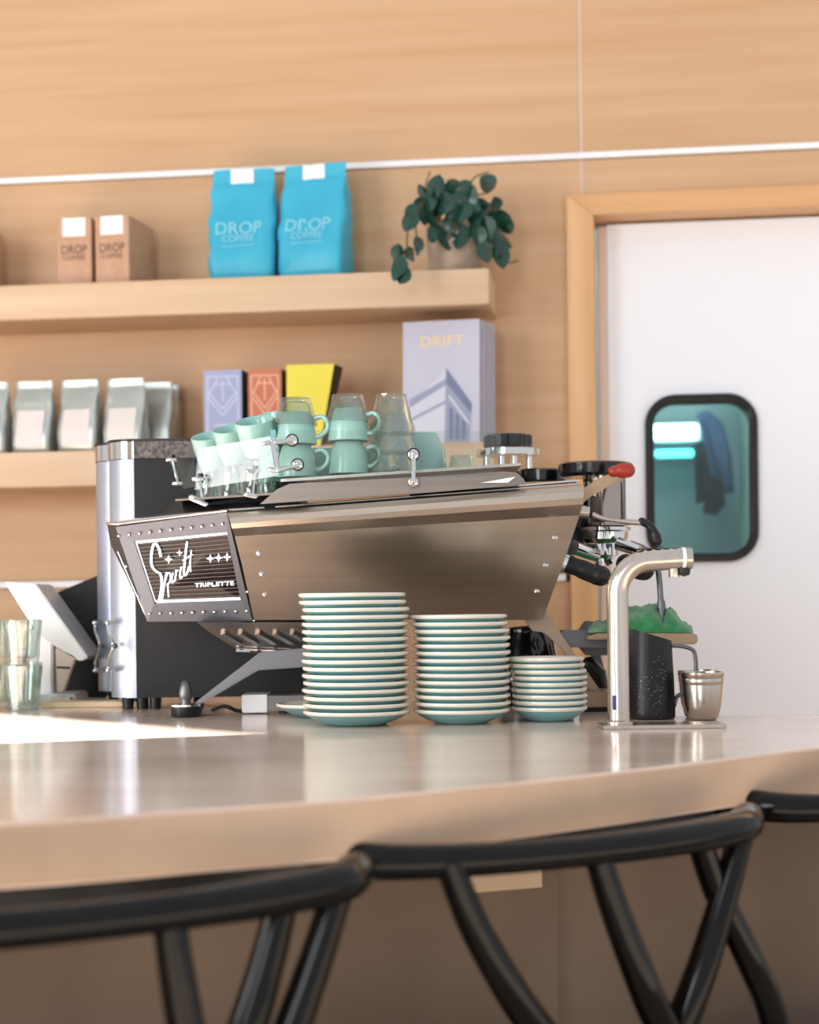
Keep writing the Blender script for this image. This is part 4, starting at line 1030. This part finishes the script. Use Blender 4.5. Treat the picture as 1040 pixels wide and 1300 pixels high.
local(MB().lathe([(.001, -4 * sT), (7 * sT, -2 * sT), (8 * sT, 2 * sT), (8 * sT, 8 * sT), (.001, 8 * sT)], 20, tf=Matrix.Translation((85 * sT, 0, zt_ - r_ - 3 * sT))), 'button', M['black'], tap)
for i in range(5):
    local(MB().lathe([(.001, 0), (5 * sT, 0), (4.6 * sT, 1.6 * sT), (.001, 2 * sT)], 18, tf=Matrix.Translation(((30 + i * 11) * sT, 0, zt_ + r_ - 0.0003 + .0002 * i))), 'touch_pad', M['black_gloss'], tap)
local(MB().lathe([(.001, 0), (18 * sT, 0), (18 * sT, 3 * sT), (14.2 * sT, 5 * sT), (14.2 * sT, 14 * sT), (13 * sT, 15 * sT), (.001, 15 * sT)], 32, tf=Matrix.Translation((0, 0, 0.0052))), 'collar', M['tap_steel'], tap)
local(MB().prism([(x * sT + 52 * sT, y) for x, y in ((-75, -0.03), (78, -0.03), (80, -0.025), (80, 0.025), (78, 0.03), (-75, 0.03), (-77, 0.025), (-77, -0.025))], 0.0003, 0.005), 'base_plate', M['tap_steel'], tap, bevel=0.0008)
local(MB().box((-7 * sT, -0.0128, 0.032), (0.0045, 0.0012, 0.018)), 'sticker', M['blue_text'], tap)

# milk pitcher
ph = 2.28; sp = ph / F
pit = thing('milk_pitcher', 'matte black milk pitcher with worn speckles behind the tap', 'pitcher', ((826 - 520) * ph / F, ph, ZC + 0.0004))
pr = [(.001, .0006), (28 * sp, 0), (29.3 * sp, 2 * sp), (29.5 * sp, 10 * sp), (28.3 * sp, 50 * sp), (26.5 * sp, 90 * sp), (26 * sp, 106 * sp), (24.8 * sp, 106 * sp), (25.2 * sp, 88 * sp), (27 * sp, 50 * sp), (27.8 * sp, 8 * sp), (.001, 5 * sp)]
mb = MB().lathe(pr, 48)
for i, v in enumerate(mb.v):   # rim rises to the spout at the left
    if v[2] > 80 * sp: mb.v[i] = (v[0] - (0.006 if v[0] < -0.02 and abs(v[1]) < .01 else 0), v[1], v[2] - (v[0] / (26 * sp)) * 8 * sp * min(1, (v[2] - 80 * sp) / (26 * sp)))
local(mb, 'jug', M['pitcher'], pit, angle=50)
local(MB().tube(cr([(25 * sp, 0, 91 * sp), (30 * sp, 0, 92 * sp), (50 * sp, 0, 88 * sp), (56 * sp, 0, 78 * sp), (56 * sp, 0, 48 * sp), (50 * sp, 0, 34 * sp), (33 * sp, 0, 28 * sp), (28 * sp, 0, 14 * sp)], 5), 0.0028, 10), 'handle', M['steel_dark'], pit)
random.seed(9); sk = MB()
for i in range(130):
    if i < 70: a = -PI / 2 + random.gauss(0.15, 0.35); z = abs(random.gauss(42, 20)) * sp
    else: a = random.uniform(-PI, 0); z = random.uniform(2, 60) * sp
    if z > 85 * sp or z < 1.5 * sp: continue
    rr = (29.6 - 1.5 * z / (50 * sp)) * sp + 0.0002; e = random.uniform(.0003, .0008)
    c_ = Vector((rr * math.cos(a), rr * math.sin(a), z)); tg = Vector((-math.sin(a), math.cos(a), 0)) * e
    sk.add([c_ - tg, c_ + Vector((0, 0, e)), c_ + tg, c_ - Vector((0, 0, e))], [(0, 1, 2, 3)])
tag(local(sk, 'wear_speckles', M['scratch'], pit, smooth=False), kind='stuff')

# nested steel cups
pc = 2.245; s_ = pc / F
for k, (dx, dz, lab) in enumerate(((0, 0, 'rightmost small steel cup standing upright beside the pitcher'), (-0.0165, 0.0, 'small steel cup half behind, between pitcher handle and front steel cup'))):
    o = MB().lathe([(.001, .0006), (16 * s_, 0), (18.5 * s_, 2 * s_), (23 * s_, 18 * s_), (25.3 * s_, 44 * s_), (25.2 * s_, 45.5 * s_), (26.2 * s_, 46.5 * s_), (26.3 * s_, 52 * s_), (25.6 * s_, 53 * s_), (26.8 * s_, 54 * s_), (27 * s_, 60 * s_), (26.2 * s_, 60.6 * s_), (25.8 * s_, 59 * s_), (24.4 * s_, 44 * s_), (22 * s_, 18 * s_), (17 * s_, 3 * s_), (.001, 2 * s_)], 40).build('steel_cup', M['steel_light'], loc=(0, 0, 0), angle=50)
    o.location = ((891 - 520) * pc / F + dx, pc + (0.0 if k == 0 else 0.062), ZC + 0.0004)
    if k: o.location = ((884 - 520) * 2.31 / F, 2.3105, ZC + 0.0004); o.location.y = 2.300
    tag(o, lab, 'cup', 'small steel cups by the pitcher')
for o in [o for o in bpy.data.objects if o.name == 'steel_cup.001']:
    o.location = (o.location.x - 0.0, 2.2975, o.location.z)

# dark hand tools on a stand behind the short stack, and a black kettle behind
def wthing(name, label, cat, p): return thing(name, label, cat, p, world=True)
tg_ = wthing('grinder_chute', 'dark metal chute with clamps leaning behind the short saucer stack', 'grinder part', (P(745, 905, 2.56).x, 2.56, ZC))
def wslab(px, D, th, m, name, t, **k):
    A = [P(x, y, D) for x, y in px]; return MB().solid(A, [p + Vector((0, th, 0)) for p in A]).build(name, m, t, **k)
wslab([(745, 788), (754, 789), (778, 822), (774, 832), (745, 832), (728, 812)], 2.54, 0.03, M['steel_dark'], 'clamp', tg_, bevel=0.001)
wslab([(742, 800), (753, 802), (780, 890), (768, 900)], 2.58, 0.015, M['steel_dark'], 'arm', tg_)
MB().tube([P(748, 842, 2.56), P(760, 856, 2.56), P(764, 870, 2.56)], [0.010, 0.013, 0.008], 14, round_end=True).build('grip', M['black'], tg_)
MB().tube([P(755, 880, 2.56), P(768, 868, 2.57), P(766, 850, 2.57)], 0.0022, 8).build('wire_hook', M['chrome'], tg_)
MB().box((P(770, 880, 2.58).x, 2.60, ZC + 0.012), (0.05, 0.05, 0.0235)).build('base', M['black'], tg_)
kt = wthing('black_jug', 'glossy black rounded jug partly hidden behind the middle saucer stack', 'jug', (P(672, 890, 2.60).x, 2.60, ZC + .0004))
s_ = 2.60 / F; o_ = Vector(kt.location)
MB().lathe([(.001, 0), (34 * s_, 0), (40 * s_, 14 * s_), (40 * s_, 45 * s_), (33 * s_, 78 * s_), (26 * s_, 92 * s_), (27 * s_, 97 * s_), (22 * s_, 99 * s_), (.001, 101 * s_)], 36, tf=Matrix.Translation(o_)).build('vessel', M['black_gloss'], kt, angle=50)
MB().tube(cr([P(690, 805, 2.60), P(712, 812, 2.60), P(724, 838, 2.60), P(708, 866, 2.60)], 5), 0.005, 10).build('handle', M['black'], kt)

# ================================================================== dispensers on the left
def dispenser(xl, xr, D, depth, label, g, wside, ytop):
    t = thing('drink_dispenser', label, 'dispenser', ((xl + xr) / 2 * D / F, D, ZC), group=g)
    return t
DD = 2.605
def disp(pxl, width, Dn, depth, label, ztop, rfront, yaw=0.0):
    sD = Dn / F
    t = thing('drink_dispenser', label, 'dispenser', ((pxl - 520) * sD, Dn, ZC), yaw, 'tall silver and black dispensers')
    W_ = width; H0 = 0.018; H1 = ztop
    R = rfront
    def outline(grow=0.0, n=8):
        pts = []
        for i in range(n + 1):
            a = PI + PI / 2 * i / n; pts.append((R + (R + grow) * math.cos(a), R + (R + grow) * math.sin(a)))
        pts += [(W_ + grow, -grow)] + [(W_ + grow, depth + grow), (-grow, depth + grow)]
        return pts
    ol = outline()
    # silver wraps the left and the front left curve; black from there on
    sv = MB().prism([p for p in ol], H0, H1 - 0.031)
    for i in range(len(sv.f)):
        if i < 2: sv.m[i] = 1
        else:
            k = i - 2; sv.m[i] = 0 if (k < 8 or k >= len(ol) - 1) else 1
    local(sv, 'housing', [M['silver'], M['black_matte']], t, angle=25)
    lb = MB().prism(outline(0.0015), H1 - 0.030, H1 - 0.004)
    for i in range(len(lb.f)): lb.m[i] = 0 if (i >= 2 and i - 2 < 8) or i - 2 >= len(ol) - 1 else 1
    local(lb, 'lid_band', [M['chrome'], M['lid_mesh']], t, angle=25)
    local(MB().prism(outline(0.003), H1 - 0.0038, H1), 'lid', M['black'], t, bevel=0.001)
    fx_ = [(0.030, .012), (0.052, .012), (0.072, .012)]
    for x, y in fx_[:]:
        local(MB().lathe([(.001, 0), (.0085, 0), (.0095, H0), (.001, H0)], 16, tf=Matrix.Translation((x, y, 0.0004))), 'foot', M['black'], t)
    for x in (W_ - .03,): local(MB().lathe([(.001, 0), (.0085, 0), (.0095, H0), (.001, H0)], 16, tf=Matrix.Translation((x, .012, 0.0004))), 'foot', M['black'], t)
    # bow-shaped tap handle on the curved front
    hx, hy = 0.006, 0.020
    hz = lambda py: CAMZ - ZC - (py - 766) * sD
    pp = cr([(hx - .002, -0.006, hz(790)), (hx + .000, -0.016, hz(800)), (hx + .0085, -0.026, hz(818)), (hx + .000, -0.016, hz(838)), (hx - .002, -0.006, hz(850))], 6)
    hd = local(MB().tube(pp, 0.0022, 10), 'tap_handle', M['chrome'], t)
    for z in (hz(790), hz(850)): local(MB().tube([(hx - .002, 0.012, z), (hx - .002, -0.010, z)], 0.0042, 12, round_end=True), 'handle_knob', M['chrome'], hd)
    local(MB().tube([(hx + .004, 0.002, hz(819)), (hx + .012, -0.030, hz(819))], [0.003, 0.0045], 12, round_end=True), 'handle_pin', M['gunmetal'], hd)
    return t
H_ = CAMZ - ZC + (766 - 557) * DD / F
disp(134.5, (384 - 134.5) * DD / F, DD, 0.16, 'nearer tall dispenser with silver front and black side', H_, 0.045)
D_b = 2.80
disp(118, 0.20, D_b, 0.13, 'further tall silver dispenser mostly hidden behind the nearer one', CAMZ - ZC + (766 - 561) * D_b / F, 0.045)
# serving board under
wb = P(150, 893, 2.72)
o = MB().box((-0.50, 2.705, ZC + 0.0045), (0.16, 0.06, 0.008)).build('serving_board', M['tray_wood'], loc=(-0.50, 2.705, ZC)); tag(o, 'thin pale wooden board lying beside the dispensers', 'board')

# steel tamper on a black base
p = P(236, 905, 2.43)
tm_ = thing('tamper', 'small steel tamper with pointed handle standing on black base', 'tamper', (p.x, 2.43, ZC + .0004))
s_ = 2.43 / F
local(MB().lathe([(.001, 0), (18.5 * s_, 0), (19 * s_, 1 * s_), (19 * s_, 13 * s_), (.001, 13 * s_)], 32), 'base', M['black'], tm_, angle=50)
local(MB().lathe([(.001, 13.1 * s_), (19.5 * s_, 13.1 * s_), (19.5 * s_, 15.5 * s_), (8 * s_, 16.2 * s_), (.001, 16.2 * s_)], 32), 'disc', M['chrome'], tm_, angle=50)
local(MB().lathe([(.001, 16.3 * s_), (6.5 * s_, 16.3 * s_), (6 * s_, 20 * s_), (8.3 * s_, 24 * s_), (8.6 * s_, 30 * s_), (7 * s_, 38 * s_), (4.5 * s_, 44 * s_), (.001, 46 * s_)], 28), 'handle', M['steel_dark'], tm_, angle=60)
# cable
cb = MB().tube(cr([(P(268, 905, 2.5).x, 2.52, ZC + .0035), (P(285, 890, 2.5).x, 2.50, ZC + .010), (P(300, 895, 2.48).x, 2.49, ZC + .004), (P(315, 900, 2.48).x, 2.49, ZC + .0035), (P(330, 902, 2.48).x, 2.50, ZC + .0035)], 6), 0.003, 8).build('cable', M['black'], loc=(P(300, 905, 2.5).x, 2.5, ZC)); tag(cb, 'short black cable curling on the counter beside the card reader box', 'cable')
bx = thing('white_box', 'low box with white end and grey side behind the saucers', 'box', (P(350, 905, 2.5).x, 2.5, ZC + .0004))
zb0 = 0.006
local(MB().box((-0.028, 0, 0.0145), (0.037, 0.06, 0.026)), 'white_end', M['white_plastic'], bx, bevel=0.001)
local(MB().box((0.025, 0.0, 0.0145), (0.068, 0.06, 0.022)), 'grey_body', M['grey_plastic'], bx, bevel=0.001)
for x in (-.03, .045): local(MB().box((x, 0, 0.0015), (0.012, 0.04, 0.003)), 'foot', M['black'], bx)

# ================================================================== till area at far left
st_ = wthing('tablet_stand', 'white tablet till on a rounded white post', 'tablet stand', (P(56, 890, 2.84).x, 2.84, ZC + .0004))
D = 2.84; s_ = D / F
rp_ = [(P(42, 0, D).x, P(69, 0, D).x)]
po = [P(x, y, D) for x, y in ((41, 884), (41, 803), (45, 797), (52, 795), (64, 796), (70, 802), (70, 884))]
MB().solid([p + Vector((0, -0.02, 0)) for p in po], [p + Vector((0, 0.02, 0)) for p in po]).build('post', M['white_plastic'], st_, bevel=0.003)
MB().box((P(66, 890, D).x, D, ZC + 0.008), (0.10, 0.11, 0.015)).build('base', M['white_plastic'], st_, bevel=0.003)
po = [P(x, y, D) for x, y in ((18, 739), (57, 742), (122, 833), (112, 838), (60, 806))]
MB().solid([p + Vector((0, -0.07, 0)) for p in po], [p + Vector((0, 0.06, 0)) for p in po]).build('tablet', M['white_plastic'], st_, bevel=0.002)
MB().tube([P(66, 812, D), P(84, 822, D), P(104, 828, D)], 0.011, 12).build('hinge', M['white_plastic'], st_)
mo = wthing('dark_screen', 'dark tilted screen panel standing behind the tablet till', 'screen', (P(100, 880, 2.93).x, 2.93, ZC + .0004))
po = [P(x, y, 2.935) for x, y in ((65, 755), (135, 726), (135, 886), (82, 886), (34, 790))]
po = [Vector((p.x, p.y, max(p.z, ZC + 0.0006))) for p in po]
MB().solid(po, [p + Vector((0, 0.02, 0)) for p in po]).build('panel', M['black_matte'], mo, bevel=0.002)
cr_ = wthing('card_reader', 'small pale card reader leaning at the till post', 'card reader', (P(80, 885, 2.76).x, 2.76, ZC + .0004))
po = [P(x, y, 2.77) for x, y in ((70, 822), (96, 834), (80, 879), (72, 879))]
MB().solid(po, [p + Vector((0.0, 0.02, 0)) for p in po]).build('shell', M['door_edge'], cr_, bevel=0.002)
po = [P(x, y, 2.768) for x, y in ((72, 846), (90, 847), (88, 849), (72, 848))]
MB().solid(po, [p + Vector((0.0, -0.002, 0)) for p in po]).build('screen_line', M['black'], cr_)
MB().box((P(78, 885, 2.77).x, 2.78, ZC + 0.006), (0.03, 0.03, 0.011)).build('foot', M['door_edge'], cr_)
# tumblers at the far left
G5 = 'clear tumblers at the far left of the counter'
tg4 = tumbler_mb(0.030, 0.024, 0.068).mesh('tumbler', [M['tumbler']], angle=22)
k = 0
for (px, D, lay, lab) in ((3, 2.688, 0, 'clear tumbler at the very left edge, lower layer'), (28, 2.62, 0, 'clear tumbler nearest the white till post'), (-23, 2.62, 0, 'clear tumbler in front row past the left edge of view'), (29, 2.752, 0, 'clear tumbler hindmost, right beside the till post')):
    X = (px - 520) * D / F
    t = tumbler('clear_tumbler', 0, 0, 0, (X, D, ZC + 0.001), lab, G5, tg4); t.rotation_euler = (PI, 0, 0); t.location.z = ZC + 0.0695
for (px, D, lab) in ((3, 2.688, 'clear tumbler stacked on the leftmost edge one'), (28, 2.62, 'clear tumbler stacked highest nearest the white till post'), (-23, 2.62, 'clear tumbler of the upper layer cut by the left edge')):
    X = (px - 520) * D / F
    t = tumbler('clear_tumbler', 0, 0, 0, (X, D, ZC + 0.139), lab, G5, tg4); t.rotation_euler = (PI, 0, 0)
wc = MB().lathe([(.001, 0), (0.028, 0), (0.033, 0.09), (0.031, 0.09), (0.027, 0.004), (.001, 0.004)], 24).build('paper_cup', M['kraft'], loc=(0, 0, 0)); wc.location = ((8 - 520) * 2.88 / F, 2.885, ZC + .0004); tag(wc, 'brown paper cup standing behind the clear tumblers', 'cup')

# ================================================================== STOOLS
def stool(origin, yaw, label, posts, rad=0.0152):
    t = thing('bar_stool', label, 'stool', (origin[0], origin[1], 0), yaw, 'black wooden bar stools at the counter')
    zr = ZC - 0.053
    rail = [(-0.235, 0.10, zr + .004), (-0.222, 0.045, zr + .002), (-0.19, 0.010, zr), (-0.10, -0.012, zr - .002), (0, -0.016, zr - .003), (0.10, -0.012, zr - .002), (0.185, 0.006, zr), (0.215, 0.030, zr + .002)]
    pp = cr(rail, 5); nr = len(pp)
    RR = [rad * (1.0 + 0.10 * math.cos(2 * PI * i / nr)) for i in range(nr)]
    local(MB().tube(pp, RR, 18, round_end=True), 'back_rail', M['lacquer'], t)
    PS = {'a': [(-0.149, -.008, 0), (-.122, -.008, -.06), (-.080, -.005, -.124), (-.02, .01, -.2), (.02, .05, -.30)],
          'b': [(0.0, -.012, 0), (.022, -.012, -.06), (.058, -.01, -.1375), (.10, 0.01, -.2), (.125, .05, -.30)],
          'c': [(0.192, .010, 0), (.160, .010, -.08), (.118, .012, -.17), (.07, .05, -.30)],
          'd': [(0.135, .012, 0), (.165, .018, -.06), (.207, .02, -.13), (.248, .03, -.20), (.275, .04, -.32), (.26, .05, -.62), (.24, .05, .019 - zr)],
          'f': [(.040, -.012, 0), (.048, -.012, -.06), (.064, -.01, -.1375), (.10, 0.01, -.2), (.125, .05, -.30)],
          'e': [(0.150, .02, 0), (.132, .02, -.06), (.105, .02, -.13), (.05, .05, -.30)]}
    for k in posts:
        q = cr([(x, y, zr + z) for x, y, z in PS[k]], 6)
        local(MB().tube(q, [0.012 + 0.006 * i / len(q) for i in range(len(q))], 14), 'back_post', M['lacquer'], t)
    zs = 0.665
    sb = rrect(0.02, 0.19, 0.38, 0.34, 0.13, 6)
    local(MB().prism(sb, zs - 0.03, zs + 0.008), 'seat', M['black'], t, bevel=0.008)
    for (x, y, ox, oy) in ((-.11, .08, -.05, -.04), (.15, .08, .05, -.04), (-.11, .29, -.04, .03), (.15, .29, .04, .03)):
        local(MB().tube([(x, y, zs - 0.029), (x + ox, y + oy, 0.0004)], [0.017, 0.012], 14), 'leg', M['lacquer'], t)
    for z, k in ((0.26, 0.64),):
        cs = [(-.11 - .05 * k, .08 - .04 * k), (.15 + .05 * k, .08 - .04 * k), (.15 + .04 * k, .29 + .03 * k), (-.11 - .04 * k, .29 + .03 * k)]
        for i in range(4):
            a, c = cs[i], cs[(i + 1) % 4]
            local(MB().tube([(a[0], a[1], z), (c[0], c[1], z)], 0.009, 10), 'footrest', M['lacquer'], t)
    return t
YW = math.atan2(0.52, 0.854)
stool((-0.214, 1.197), YW, 'black bar stool nearest the camera at the left of the counter', 'afec')
stool((0.152, 1.492), YW, 'black bar stool in the middle with crossing back posts', 'abdc')
stool((0.56, 1.815), YW, 'black bar stool furthest right under the counter edge', 'abec')

for o in list(bpy.data.objects):
    if '_o' in o.keys(): del o['_o']
